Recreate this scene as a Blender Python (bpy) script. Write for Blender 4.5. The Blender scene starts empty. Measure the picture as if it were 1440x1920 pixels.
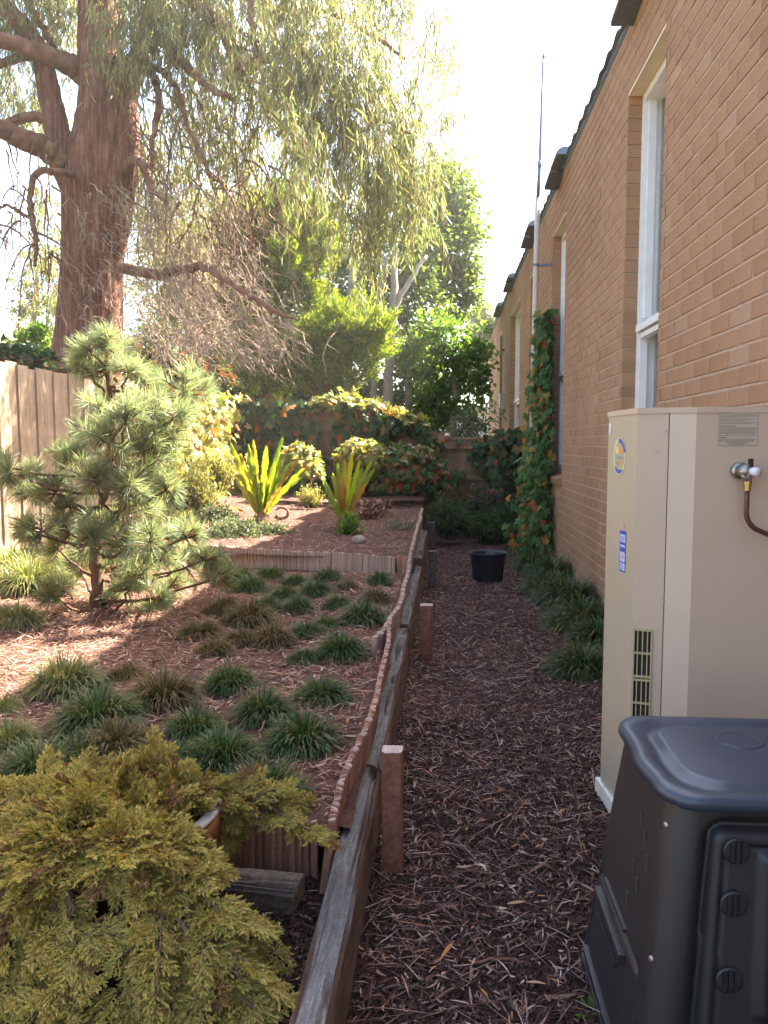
import bpy, math, random
import numpy as np
from mathutils import Vector, Matrix, noise as mnoise

random.seed(7)
rng = np.random.default_rng(7)
scn = bpy.context.scene
COL = scn.collection

# ------------------------------------------------------------------ camera, sky, sun, exposure
FPX, EYE = 1480.0, 1.3                       # focal length in pixels of a 1440x1920 frame, eye height
TH = math.atan(125 / FPX)
PS = math.atan(108 * math.cos(TH) / FPX)
cam_d = bpy.data.cameras.new('camera')
cam_d.sensor_fit = 'VERTICAL'
cam_d.sensor_height = 24
cam_d.lens = FPX / 1920 * 24
cam_d.clip_start = 0.05
cam_d.clip_end = 2000
cam = bpy.data.objects.new('camera', cam_d)
COL.objects.link(cam)
cam.location = (0, 0, EYE)
cam.rotation_euler = (math.pi / 2 - TH, 0, PS)
scn.camera = cam

SUN_AZ, SUN_EL = math.radians(52), math.radians(47)   # azimuth from +Y towards +X
world = bpy.data.worlds.new('World')
scn.world = world
world.use_nodes = True
wn = world.node_tree
bg = wn.nodes['Background']
sky = wn.nodes.new('ShaderNodeTexSky')
sky.sky_type = 'NISHITA'
sky.sun_disc = False
sky.sun_elevation = SUN_EL
sky.sun_rotation = SUN_AZ
sky.air_density = 1.0
sky.dust_density = 4.0
sky.ozone_density = 1.0
wn.links.new(sky.outputs[0], bg.inputs[0])
bg.inputs[1].default_value = 0.078

sun_d = bpy.data.lights.new('sun', 'SUN')
sun_d.energy = 5.0
sun_d.angle = math.radians(0.5)
sun_d.color = (1.0, 0.93, 0.82)
sun = bpy.data.objects.new('sun', sun_d)
COL.objects.link(sun)
sd = Vector((math.sin(SUN_AZ) * math.cos(SUN_EL), math.cos(SUN_AZ) * math.cos(SUN_EL), math.sin(SUN_EL)))
sun.rotation_euler = sd.to_track_quat('Z', 'Y').to_euler()
sun.location = sd * 40

scn.view_settings.view_transform = 'Standard'
scn.view_settings.look = 'None'
scn.view_settings.gamma = 1
scn.view_settings.use_curve_mapping = False
scn.view_settings.exposure = 3.4
scn.cycles.max_bounces = 6
scn.cycles.transparent_max_bounces = 4
scn.cycles.use_denoising = True

# ------------------------------------------------------------------ survey: a photo pixel to a point of the place
_F = np.array([-math.sin(PS) * math.cos(TH), math.cos(PS) * math.cos(TH), -math.sin(TH)])
_R = np.array([math.cos(PS), math.sin(PS), 0.0])
_U = np.cross(_R, _F)


def _ray(x, y):
    return _F + _R * (x - 720) / FPX - _U * (y - 960) / FPX


def on_z(x, y, z):
    d = _ray(x, y)
    return np.array([0, 0, EYE]) + d * (z - EYE) / d[2]


def on_y(x, y, Y):
    d = _ray(x, y)
    return np.array([0, 0, EYE]) + d * Y / d[1]


def project(p):
    q = np.asarray(p, float) - np.array([0, 0, EYE])
    dz = q @ _F
    return 720 + FPX * (q @ _R) / dz, 960 - FPX * (q @ _U) / dz


# ------------------------------------------------------------------ mesh helpers
def np_mesh(name, V, F, smooth=False):
    """V (n,3); F a list of index arrays (k,3) or (k,4)."""
    if not isinstance(F, (list, tuple)):
        F = [F]
    V = np.ascontiguousarray(V, np.float32)
    me = bpy.data.meshes.new(name)
    me.vertices.add(len(V))
    me.vertices.foreach_set('co', V.ravel())
    li = np.concatenate([np.asarray(f, np.int32).ravel() for f in F])
    sizes = np.concatenate([np.full(len(f), np.asarray(f).shape[1], np.int32) for f in F])
    me.loops.add(len(li))
    me.loops.foreach_set('vertex_index', li)
    st = np.zeros(len(sizes), np.int32)
    st[1:] = np.cumsum(sizes)[:-1]
    me.polygons.add(len(sizes))
    me.polygons.foreach_set('loop_start', st)
    me.update(calc_edges=True)
    me.polygons.foreach_set('use_smooth', np.full(len(sizes), bool(smooth)))
    me.validate()
    return me


def link(name, me, mat=None, parent=None, loc=None):
    o = bpy.data.objects.new(name, me)
    COL.objects.link(o)
    if mat is not None and me is not None and not me.materials:
        me.materials.append(mat)
    if parent is not None:
        o.parent = parent
    if loc is not None:
        o.location = loc
    return o


def thing(name, label, cat, loc=(0, 0, 0), group=None, rz=0.0):
    o = bpy.data.objects.new(name, None)
    COL.objects.link(o)
    o.location = loc
    o.rotation_euler = (0, 0, rz)
    return tag(o, label, cat, group)


def tag(o, label=None, cat=None, group=None, kind=None):
    if label:
        o['label'] = label
    if cat:
        o['category'] = cat
    if group:
        o['group'] = group
    if kind:
        o['kind'] = kind
    return o


class MB:
    """collects shapes into one mesh"""

    def __init__(self):
        self.V, self.T, self.Q, self.n = [], [], [], 0

    def add(self, V, F):
        V = np.asarray(V, float)
        if not isinstance(F, (list, tuple)) or (len(F) and np.ndim(F[0]) == 1):
            F = [F]
        for f in F:
            f = np.asarray(f, int)
            if f.size == 0:
                continue
            (self.T if f.shape[1] == 3 else self.Q).append(f + self.n)
        self.V.append(V)
        self.n += len(V)
        return self

    def box(self, c, s, rz=0.0, R=None):
        x, y, z = [v / 2 for v in s]
        V = np.array([[-x, -y, -z], [x, -y, -z], [x, y, -z], [-x, y, -z], [-x, -y, z], [x, -y, z], [x, y, z], [-x, y, z]])
        if R is None and rz:
            R = rotz(rz)
        if R is not None:
            V = V @ np.asarray(R).T
        return self.add(V + np.asarray(c), [np.array(BOXF)])

    def tube(self, P, r, sides=8, caps=True, flute=None):
        P = np.asarray(P, float)
        n = len(P)
        r = np.broadcast_to(np.asarray(r, float), (n,))
        T = np.gradient(P, axis=0)
        T /= np.linalg.norm(T, axis=1, keepdims=True) + 1e-9
        a = np.array([0.0, 0, 1]) if abs(T[0][2]) < 0.9 else np.array([1.0, 0, 0])
        rings = []
        N = np.cross(T[0], a)
        for i in range(n):
            N = N - T[i] * (N @ T[i])
            N /= np.linalg.norm(N) + 1e-9
            B = np.cross(T[i], N)
            ang = np.arange(sides) * 2 * math.pi / sides
            rr = r[i] if flute is None else r[i] * flute(i, ang)
            rings.append(P[i] + (np.cos(ang) * rr)[:, None] * N + (np.sin(ang) * rr)[:, None] * B)
        V = np.concatenate(rings)
        i0 = (np.arange(n - 1)[:, None] * sides + np.arange(sides)[None]).ravel()
        i1 = (np.arange(n - 1)[:, None] * sides + (np.arange(sides)[None] + 1) % sides).ravel()
        Q = np.stack([i0, i1, i1 + sides, i0 + sides], 1)
        fs = [Q]
        if caps:
            k = len(V)
            V = np.concatenate([V, P[:1], P[-1:]])
            s = np.arange(sides)
            fs.append(np.stack([(s + 1) % sides, s, np.full(sides, k)], 1))
            e = (n - 1) * sides
            fs.append(np.stack([e + s, e + (s + 1) % sides, np.full(sides, k + 1)], 1))
        return self.add(V, fs)

    def prism(self, pts, z0, z1):
        pts = np.asarray(pts, float)
        n = len(pts)
        V = np.concatenate([np.c_[pts, np.full(n, z0)], np.c_[pts, np.full(n, z1)], [[*pts.mean(0), z0], [*pts.mean(0), z1]]])
        s = np.arange(n)
        t = (s + 1) % n
        return self.add(V, [np.stack([s, t, t + n, s + n], 1), np.stack([t, s, np.full(n, 2 * n)], 1), np.stack([s + n, t + n, np.full(n, 2 * n + 1)], 1)])

    def lathe(self, prof, sides=32, c=(0, 0, 0)):
        prof = np.asarray(prof, float)
        a = np.arange(sides) * 2 * math.pi / sides
        V = np.concatenate([np.stack([r * np.cos(a), r * np.sin(a), np.full(sides, z)], 1) for r, z in prof]) + np.asarray(c)
        n = len(prof)
        i0 = (np.arange(n - 1)[:, None] * sides + np.arange(sides)[None]).ravel()
        i1 = (np.arange(n - 1)[:, None] * sides + (np.arange(sides)[None] + 1) % sides).ravel()
        return self.add(V, [np.stack([i0, i1, i1 + sides, i0 + sides], 1)])

    def mesh(self, name, smooth=False):
        F = []
        if self.T:
            F.append(np.concatenate(self.T))
        if self.Q:
            F.append(np.concatenate(self.Q))
        return np_mesh(name, np.concatenate(self.V), F, smooth)

    def build(self, name, mat, parent=None, smooth=False, loc=None):
        return link(name, self.mesh(name, smooth), mat, parent, loc)


BOXF = [(0, 3, 2, 1), (4, 5, 6, 7), (0, 1, 5, 4), (1, 2, 6, 5), (2, 3, 7, 6), (3, 0, 4, 7)]


def rotz(a):
    c, s = math.cos(a), math.sin(a)
    return np.array([[c, -s, 0], [s, c, 0], [0, 0, 1]])


def unit(v):
    v = np.asarray(v, float)
    return v / (np.linalg.norm(v, axis=-1, keepdims=True) + 1e-9)


def frames(d, up):
    """n matrices whose y column is d and whose z column is as near to up as it can be"""
    y = unit(d)
    x = unit(np.cross(y, up))
    z = np.cross(x, y)
    return np.stack([x, y, z], -1)


def scatter(pV, pF, M, T, S):
    """copies of a prototype: S (n,3) scales, M (n,3,3), T (n,3)"""
    pV = np.asarray(pV, float)
    V = np.einsum('nij,nkj->nki', M, pV[None] * S[:, None, :]) + T[:, None, :]
    k = len(pV)
    off = (np.arange(len(T)) * k)[:, None, None]
    return V.reshape(-1, 3), [(np.asarray(f)[None] + off).reshape(-1, np.asarray(f).shape[1]) for f in (pF if isinstance(pF, list) else [pF])]


def rand_dirs(n):
    v = rng.normal(size=(n, 3))
    return unit(v)


LEAF = (np.array([[0, 0, 0], [.5, .45, -.12], [0, 1, 0], [-.5, .45, -.12]]), np.array([[0, 1, 2], [0, 2, 3]]))
SICKLE = (np.array([[0, 0, 0], [.5, .3, 0], [-.5, .3, .1], [.9, .7, 0], [.1, .7, .1], [1.0, 1.0, 0]]),
          [np.array([[0, 1, 2]]), np.array([[1, 3, 4, 2]]), np.array([[3, 5, 4]])])
_ia = np.radians([-90, -62, -30, -8, 22, 48, 68, 90, 112, 132, 158, 188, 210, 242])
_ir = np.array([.16, .52, .62, .40, .66, .40, .52, .78, .52, .40, .66, .40, .62, .52])
IVYV = np.concatenate([[[0, .30, .05]], np.stack([np.cos(_ia) * _ir, np.sin(_ia) * _ir + .30, -0.22 * (np.cos(_ia) * _ir) ** 2 - .05 * (_ir > .6)], 1)])
IVY = (IVYV, np.array([[0, 1 + i, 1 + (i + 1) % 14] for i in range(14)]))


# ------------------------------------------------------------------ materials
def new_mat(name):
    m = bpy.data.materials.new(name)
    m.use_nodes = True
    nt = m.node_tree
    nt.nodes.clear()
    out = nt.nodes.new('ShaderNodeOutputMaterial')
    return m, nt, out


def node(nt, typ, **kw):
    n = nt.nodes.new(typ)
    for k, v in kw.items():
        if k.startswith('i_'):
            key = k[2:]
            key = int(key) if key.isdigit() else key.replace('_', ' ')
            n.inputs[key].default_value = v
        else:
            setattr(n, k, v)
    return n


def ramp(nt, src, stops, interp='LINEAR'):
    r = nt.nodes.new('ShaderNodeValToRGB')
    r.color_ramp.interpolation = interp
    els = r.color_ramp.elements
    while len(els) < len(stops):
        els.new(0.5)
    for e, (p, c) in zip(els, stops):
        e.position = p
        e.color = (*c, 1)
    nt.links.new(src, r.inputs[0])
    return r.outputs[0]


def island_random(nt):
    g = nt.nodes.new('ShaderNodeNewGeometry')
    oi = nt.nodes.new('ShaderNodeObjectInfo')
    a = node(nt, 'ShaderNodeMath', operation='ADD')
    nt.links.new(g.outputs['Random Per Island'], a.inputs[0])
    nt.links.new(oi.outputs['Random'], a.inputs[1])
    f = node(nt, 'ShaderNodeMath', operation='FRACT')
    nt.links.new(a.outputs[0], f.inputs[0])
    return f.outputs[0]


def mixcol(nt, fac, a, b, blend='MIX'):
    m = nt.nodes.new('ShaderNodeMix')
    m.data_type = 'RGBA'
    m.blend_type = blend
    for s, v in ((0, fac), (6, a), (7, b)):
        if hasattr(v, 'is_linked') or hasattr(v, 'links'):
            nt.links.new(v, m.inputs[s])
        else:
            m.inputs[s].default_value = v if s == 0 else (*v, 1)
    return m.outputs[2]


def noise(nt, scale, detail=4, rough=.6, vec=None, stretch=None, coord='Object'):
    tc = nt.nodes.new('ShaderNodeTexCoord')
    v = tc.outputs[coord]
    if stretch is not None:
        mp = nt.nodes.new('ShaderNodeMapping')
        mp.inputs['Scale'].default_value = stretch
        nt.links.new(v, mp.inputs[0])
        v = mp.outputs[0]
    n = node(nt, 'ShaderNodeTexNoise', i_Scale=scale, i_Detail=detail, i_Roughness=rough)
    nt.links.new(v, n.inputs['Vector'])
    return n.outputs[0]


def bump(nt, h, strength=.4, dist=.01):
    b = node(nt, 'ShaderNodeBump', i_Strength=strength, i_Distance=dist)
    nt.links.new(h, b.inputs['Height'])
    return b.outputs[0]


def leaf_mat(name, stops, trans=.45, rough=.45, spec=.4, tcol=None, clump=.5):
    m, nt, out = new_mat(name)
    c = ramp(nt, island_random(nt), stops)
    nz = noise(nt, 1.6, 2, coord='Object')
    dk = ramp(nt, nz, [(.3, (1 - clump * .6,) * 3), (.7, (1 + clump * .4,) * 3)])
    c = mixcol(nt, 1.0, c, dk, 'MULTIPLY')
    p = node(nt, 'ShaderNodeBsdfPrincipled', i_Roughness=rough)
    p.inputs['Specular IOR Level'].default_value = spec * .4
    nt.links.new(c, p.inputs['Base Color'])
    t = nt.nodes.new('ShaderNodeBsdfTranslucent')
    tc = mixcol(nt, 1.0, c, tcol or (1.5, 1.5, .6), 'MULTIPLY')
    nt.links.new(tc, t.inputs[0])
    mx = node(nt, 'ShaderNodeMixShader')
    mx.inputs[0].default_value = trans
    nt.links.new(p.outputs[0], mx.inputs[1])
    nt.links.new(t.outputs[0], mx.inputs[2])
    nt.links.new(mx.outputs[0], out.inputs[0])
    return m


def solid_mat(name, stops, nscale=20, rough=.7, spec=.3, stretch=None, bstr=.4, bdist=.004, bscale=None, metal=0, island=.0, coord='Object'):
    """stops over a noise; island > 0 mixes in a per piece brightness"""
    m, nt, out = new_mat(name)
    nz = noise(nt, nscale, 6, .65, stretch=stretch, coord=coord)
    c = ramp(nt, nz, stops)
    if island:
        k = ramp(nt, island_random(nt), [(0, (1 - island,) * 3), (1, (1 + island,) * 3)])
        c = mixcol(nt, 1.0, c, k, 'MULTIPLY')
    p = node(nt, 'ShaderNodeBsdfPrincipled', i_Roughness=rough, i_Metallic=metal)
    p.inputs['Specular IOR Level'].default_value = spec
    nt.links.new(c, p.inputs['Base Color'])
    if bstr:
        h = noise(nt, bscale or nscale * 2, 6, .7, stretch=stretch, coord=coord)
        nt.links.new(bump(nt, h, bstr, bdist), p.inputs['Normal'])
    nt.links.new(p.outputs[0], out.inputs[0])
    return m


def brick_mat(name, tones):
    m, nt, out = new_mat(name)
    c = ramp(nt, island_random(nt), tones)
    sp = noise(nt, 90, 5, .7, coord='Object')
    k = ramp(nt, sp, [(.3, (.72, .70, .68)), (.55, (1, 1, 1)), (.8, (1.22, 1.2, 1.16))])
    c = mixcol(nt, 1.0, c, k, 'MULTIPLY')
    st = noise(nt, 1.1, 3, .6, coord='Object')
    k2 = ramp(nt, st, [(.28, (.82, .80, .78)), (.5, (1, 1, 1)), (.74, (1.12, 1.12, 1.12))])
    c = mixcol(nt, 1.0, c, k2, 'MULTIPLY')
    p = node(nt, 'ShaderNodeBsdfPrincipled', i_Roughness=.85)
    p.inputs['Specular IOR Level'].default_value = .25
    nt.links.new(c, p.inputs['Base Color'])
    nt.links.new(bump(nt, noise(nt, 160, 5, .7), .5, .003), p.inputs['Normal'])
    nt.links.new(p.outputs[0], out.inputs[0])
    return m


def wood_mat(name, dark, mid, light, axis='Z', weather=None, scale=14, rough=.8, island=.2, bstr=.7):
    m, nt, out = new_mat(name)
    st = {'Z': (4, 4, .25), 'Y': (5, .5, 5), 'X': (.25, 4, 4)}[axis]
    nz = noise(nt, scale, 8, .7, stretch=st)
    c = ramp(nt, nz, [(.25, dark), (.5, mid), (.75, light)])
    if weather:
        g = nt.nodes.new('ShaderNodeNewGeometry')
        sx = nt.nodes.new('ShaderNodeSeparateXYZ')
        nt.links.new(g.outputs['True Normal'], sx.inputs[0])
        wz = ramp(nt, sx.outputs[2], [(.35, (0, 0, 0)), (.8, (1, 1, 1))])
        wcol = ramp(nt, noise(nt, scale * 1.3, 8, .75, stretch=st), [(.2, weather[0]), (.5, weather[1]), (.8, weather[2])])
        bw = nt.nodes.new('ShaderNodeRGBToBW')
        nt.links.new(wz, bw.inputs[0])
        c = mixcol(nt, bw.outputs[0], c, wcol)
    gr_ = ramp(nt, noise(nt, 120 if weather else 60, 6, .75), [(.32, (.55,) * 3), (.5, (1, 1, 1)), (.72, (1.3,) * 3)])
    c = mixcol(nt, .8 if weather else .4, c, mixcol(nt, 1.0, c, gr_, 'MULTIPLY'))
    pt_ = ramp(nt, noise(nt, 3.5, 4, .7), [(.35, (.72,) * 3), (.65, (1.15,) * 3)])
    c = mixcol(nt, 1.0, c, pt_, 'MULTIPLY')
    if island:
        k = ramp(nt, island_random(nt), [(0, (1 - island,) * 3), (1, (1 + island,) * 3)])
        c = mixcol(nt, 1.0, c, k, 'MULTIPLY')
    p = node(nt, 'ShaderNodeBsdfPrincipled', i_Roughness=rough)
    p.inputs['Specular IOR Level'].default_value = .25
    nt.links.new(c, p.inputs['Base Color'])
    if bstr:
        nt.links.new(bump(nt, noise(nt, scale * 2, 8, .75, stretch=st), bstr, .006), p.inputs['Normal'])
    nt.links.new(p.outputs[0], out.inputs[0])
    return m


def plain(name, col, rough=.5, spec=.5, metal=0.0, mott=.08, bstr=0.05, bscale=300):
    a = tuple(v * (1 - mott) for v in col)
    b = tuple(v * (1 + mott) for v in col)
    return solid_mat(name, [(.3, a), (.7, b)], 9, rough, spec, None, bstr, .001, bscale, metal)


M = {}
M['brick'] = brick_mat('tan_brick', [(0, (.325, .182, .097)), (.35, (.345, .198, .108)), (.75, (.362, .212, .118)), (.95, (.34, .192, .106)), (1, (.39, .25, .155))])
M['brick_dark'] = brick_mat('reveal_shade_brick', [(0, (.28, .135, .085)), (.6, (.33, .165, .10)), (1, (.38, .20, .12))])  # sill brick reddened and darkened to carry the reveal's shade
M['mortar'] = solid_mat('mortar', [(.3, (.37, .265, .185)), (.7, (.49, .37, .275))], 30, .9, .2, None, .5, .003)
M['white_paint'] = plain('white_painted_timber', (.72, .72, .70), .4, .5)
M['cream_paint'] = plain('cream_painted_lining', (.66, .56, .38), .5, .4)
m, nt, out = new_mat('window_glass')
tr_ = nt.nodes.new('ShaderNodeBsdfTransparent')
gl_ = node(nt, 'ShaderNodeBsdfGlossy', i_Roughness=.02)
fr_ = node(nt, 'ShaderNodeFresnel', i_IOR=1.5)
mx_ = nt.nodes.new('ShaderNodeMixShader')
nt.links.new(fr_.outputs[0], mx_.inputs[0])
nt.links.new(tr_.outputs[0], mx_.inputs[1])
nt.links.new(gl_.outputs[0], mx_.inputs[2])
nt.links.new(mx_.outputs[0], out.inputs[0])
M['blind'] = plain('pale_window_blind', (.62, .62, .58), .8)
M['glass'] = m
M['room'] = plain('dim_room_lining', (.06, .055, .05), .9)
M['roof_tile'] = solid_mat('slate_grey_tile', [(.3, (.075, .09, .11)), (.7, (.14, .165, .20))], 12, .5, .5, None, .5, .004, 60, island=.2)
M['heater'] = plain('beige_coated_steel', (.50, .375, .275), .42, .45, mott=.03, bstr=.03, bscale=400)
M['heater_light'] = plain('beige_lit_tone', (.56, .44, .335), .42, .45, mott=.03, bstr=.03)  # same beige lightened for light on the corner; also colours the scratch
M['heater_side'] = plain('beige_side_shade_tone', (.385, .335, .245), .35, .5, mott=.04, bstr=.03)  # same beige coat, with greenery reflection and shade tinted in
M['vent_yellow'] = plain('yellowed_vent_plastic', (.40, .335, .17), .45)
M['vent_dark'] = plain('dark_vent_inside', (.035, .028, .024), .8)
M['print'] = plain('brown_print', (.12, .075, .055), .6)
M['label_paper'] = plain('label_film', (.45, .37, .29), .4)
M['steel'] = plain('dull_steel', (.32, .30, .29), .35, .5, .8)
M['brass'] = plain('brass', (.42, .28, .10), .35, .5, .8)
M['copper'] = plain('aged_copper', (.13, .06, .045), .45, .5, .6)
M['white_plastic'] = plain('white_plastic', (.72, .68, .70), .4)
M['black_plastic'] = plain('black_plastic', (.014, .015, .018), .42, .5, mott=.2, bstr=.15, bscale=60)
M['bin'] = solid_mat('charcoal_bin_plastic', [(.25, (.011, .0095, .011)), (.6, (.020, .017, .019)), (.85, (.040, .034, .034))], 5, .48, .5, None, .12, .002, 250)
M['bin_lid'] = solid_mat('charcoal_sky_tint', [(.25, (.016, .024, .042)), (.6, (.026, .037, .060)), (.85, (.060, .072, .096))], 7, .40, .55, None, .15, .002, 200)  # charcoal plastic with the sky's blue reflection put into its colour
M['blue'] = plain('label_blue', (.02, .09, .38), .4)
M['pale_blue'] = plain('label_pale_blue', (.42, .48, .68), .4)
M['red'] = plain('label_red', (.55, .08, .06), .4)
M['pink'] = plain('label_pink', (.60, .22, .26), .4)
M['foil'] = plain('pale_gold_foil', (.62, .60, .42), .3, .6, .3)
M['foil_mid'] = plain('grey_olive_foil', (.40, .38, .28), .3, .6, .3)
M['orange'] = plain('label_orange', (.70, .28, .08), .4)
M['gold'] = plain('label_gold', (.72, .52, .26), .4)
M['slate_ink'] = plain('label_slate_ink', (.22, .30, .34), .4)
M['sleeper'] = wood_mat('weathered_sleeper', (.085, .045, .028), (.17, .095, .062), (.25, .15, .105), 'Y', ((.055, .050, .047), (.17, .160, .150), (.33, .32, .31)), 17, .9, .12, 1.2)
M['offcut'] = wood_mat('weathered_offcut', (.06, .04, .03), (.16, .115, .085), (.27, .21, .165), 'X', ((.07, .055, .045), (.17, .135, .11), (.29, .245, .21)), 15, .85, .1, .9)
M['post'] = wood_mat('red_brown_post', (.12, .048, .028), (.22, .088, .052), (.30, .14, .09), 'Z', ((.20, .13, .10), (.36, .26, .22), (.48, .38, .34)), 12, .75, .1, .6)
M['post_grey'] = wood_mat('dark_old_post', (.05, .035, .03), (.10, .07, .06), (.17, .13, .11), 'Z', None, 12, .85, .1, .6)
M['log'] = wood_mat('treated_pine_log', (.24, .105, .064), (.40, .20, .13), (.52, .31, .22), 'Z', ((.22, .145, .11), (.34, .245, .195), (.44, .345, .285)), 18, .8, .22, .5)
M['log_pale'] = wood_mat('bleached_pine_log', (.26, .16, .12), (.40, .28, .22), (.54, .42, .35), 'Z', None, 18, .85, .2, .5)
M['paling'] = wood_mat('grey_paling', (.21, .14, .088), (.34, .245, .16), (.45, .345, .245), 'Z', None, 9, .85, .14, .5)
M['paling_brown'] = wood_mat('brown_paling', (.15, .085, .05), (.25, .15, .09), (.34, .22, .14), 'Z', None, 9, .85, .18, .5)
M['rail'] = wood_mat('brown_rail', (.16, .095, .06), (.27, .17, .105), (.36, .24, .16), 'X', None, 9, .85, .1, .5)
M['gum_bark'] = wood_mat('stringy_gum_bark', (.018, .008, .005), (.165, .062, .034), (.34, .185, .12), 'Z', None, 7, .9, 0, 1.0)
M['limb_bark'] = solid_mat('orange_limb_bark', [(.25, (.06, .03, .02)), (.5, (.17, .08, .045)), (.8, (.28, .17, .11))], 7, .9, .2, None, .8, .01)
M['twig'] = solid_mat('pale_dead_twig', [(.3, (.20, .135, .09)), (.7, (.36, .27, .19))], 4, .85, .2, None, 0)
M['pale_bark'] = solid_mat('pale_grey_bark', [(.3, (.16, .135, .10)), (.7, (.30, .26, .20))], 6, .9, .2, None, .5, .01)
M['pine_bark'] = solid_mat('brown_pine_bark', [(.3, (.06, .03, .018)), (.7, (.15, .075, .045))], 14, .9, .2, None, .6, .006)
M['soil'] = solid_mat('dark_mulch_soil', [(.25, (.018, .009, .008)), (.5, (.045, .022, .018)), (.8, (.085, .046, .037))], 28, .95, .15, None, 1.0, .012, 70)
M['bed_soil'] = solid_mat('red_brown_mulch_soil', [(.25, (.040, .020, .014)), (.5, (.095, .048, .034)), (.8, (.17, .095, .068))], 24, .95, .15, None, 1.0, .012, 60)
M['ground'] = solid_mat('dry_lawn_ground', [(.3, (.05, .05, .022)), (.7, (.11, .10, .045))], 3, .95, .1, None, .5, .02)
M['stick'] = solid_mat('grey_brown_stick', [(.3, (.05, .036, .030)), (.7, (.15, .11, .095))], 16, .85, .2, None, .5, .003)
M['stick_red'] = solid_mat('red_brown_stick', [(.3, (.12, .05, .03)), (.7, (.24, .12, .08))], 16, .85, .2, None, .5, .003)
M['jun_bark'] = solid_mat('pinkish_juniper_bark', [(.3, (.10, .06, .045)), (.7, (.22, .145, .115))], 30, .9, .2, None, .4, .002)
M['rock'] = solid_mat('grey_tan_stone', [(.3, (.16, .13, .10)), (.7, (.30, .25, .20))], 12, .85, .3, None, .6, .01)
M['pot_lip'] = plain('orange_brown_glaze', (.30, .13, .055), .35, .5, mott=.25)
M['pot_body'] = solid_mat('dark_brown_glaze', [(.3, (.018, .010, .007)), (.7, (.06, .028, .016))], 6, .35, .5, None, .1, .003)
M['pot_rim'] = plain('pale_grey_rim', (.24, .215, .20), .6)
M['galv'] = plain('blue_grey_tube', (.15, .17, .22), .4, .5, .5)
M['cream_tube'] = plain('cream_painted_tube', (.52, .43, .36), .5)
M['white_metal'] = plain('offwhite_box', (.68, .64, .52), .5)
M['render'] = plain('pale_render', (.55, .53, .48), .8)
M['terracotta'] = solid_mat('terracotta_roof', [(.3, (.36, .24, .17)), (.7, (.52, .38, .28))], 8, .8)

LM = {}
LM['gum'] = leaf_mat('gum_leaf', [(0, (.10, .13, .055)), (.4, (.17, .195, .080)), (.75, (.24, .24, .09)), (1, (.34, .26, .11))], .42, .38, .5, (1.5, 1.5, .95))
LM['decid'] = leaf_mat('deciduous_leaf', [(0, (.050, .085, .024)), (.5, (.095, .145, .036)), (.85, (.16, .20, .046)), (1, (.26, .23, .06))], .45, .4, .4)
LM['bright'] = leaf_mat('bright_tree_leaf', [(0, (.06, .13, .02)), (.6, (.11, .20, .03)), (1, (.20, .24, .05))], .5, .4, .4)
LM['conifer'] = leaf_mat('conifer_scale', [(0, (.060, .105, .016)), (.5, (.12, .175, .022)), (.85, (.20, .25, .03)), (1, (.28, .28, .04))], .40, .5, .3, (1.6, 1.5, .5))
LM['dark'] = leaf_mat('dark_hedge_leaf', [(0, (.024, .048, .018)), (.6, (.050, .088, .030)), (1, (.10, .14, .04))], .42, .4, .4)
LM['pine'] = leaf_mat('pine_needle', [(0, (.11, .155, .08)), (.6, (.19, .24, .13)), (.9, (.30, .33, .21)), (1, (.38, .28, .15))], .45, .35, .8, (1.35, 1.32, .82))
LM['pine_dry'] = leaf_mat('dry_pine_needle', [(0, (.14, .065, .025)), (1, (.26, .14, .06))], .3, .6, .2, (1.3, 1.1, .8))
LM['juniper'] = leaf_mat('golden_juniper_scale', [(0, (.26, .23, .055)), (.4, (.40, .34, .082)), (.75, (.52, .42, .115)), (.90, (.50, .32, .11)), (1, (.40, .20, .08))], .22, .5, .35, (1.3, 1.25, .7), .45)
LM['juniper_dry'] = leaf_mat('rusty_juniper_scale', [(0, (.21, .105, .045)), (1, (.34, .20, .085))], .2, .6, .2, (1.2, 1, .8))
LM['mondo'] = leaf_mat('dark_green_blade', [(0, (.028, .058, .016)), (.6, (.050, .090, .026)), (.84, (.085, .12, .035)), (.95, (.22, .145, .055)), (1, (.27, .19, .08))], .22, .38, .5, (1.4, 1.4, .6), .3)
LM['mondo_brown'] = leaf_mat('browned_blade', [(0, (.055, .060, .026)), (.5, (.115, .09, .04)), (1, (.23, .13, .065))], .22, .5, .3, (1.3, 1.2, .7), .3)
LM['mondo_lit'] = leaf_mat('sunlit_tone_blade', [(0, (.09, .12, .05)), (.6, (.16, .18, .07)), (1, (.28, .22, .09))], .3, .38, .5, (1.4, 1.4, .6), .3)  # grass blade copy paled to hold sunlight in its colour
LM['dead'] = leaf_mat('dead_stalk', [(0, (.045, .030, .024)), (.7, (.09, .06, .045)), (1, (.18, .12, .08))], .05, .7, .2, (1, 1, 1), .2)
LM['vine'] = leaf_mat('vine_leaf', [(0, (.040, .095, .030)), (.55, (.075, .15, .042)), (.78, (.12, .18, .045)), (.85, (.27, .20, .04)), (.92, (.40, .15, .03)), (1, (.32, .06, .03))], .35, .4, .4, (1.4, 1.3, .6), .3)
LM['vine_dark'] = leaf_mat('shaded_vine_leaf', [(0, (.030, .060, .028)), (.6, (.050, .090, .036)), (.88, (.10, .11, .035)), (.95, (.26, .12, .035)), (1, (.24, .06, .03))], .3, .4, .4, (1.4, 1.3, .6), .3)  # vine leaf copy with shade put into its tones; also darker shrubs
LM['vine_lit'] = leaf_mat('sunlit_vine_leaf', [(0, (.14, .19, .05)), (.6, (.27, .27, .08)), (.88, (.38, .27, .09)), (1, (.34, .12, .05))], .35, .35, .5, (1.3, 1.2, .6), .3)  # vine leaf copy brightened, sunlight put into its tones
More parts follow.
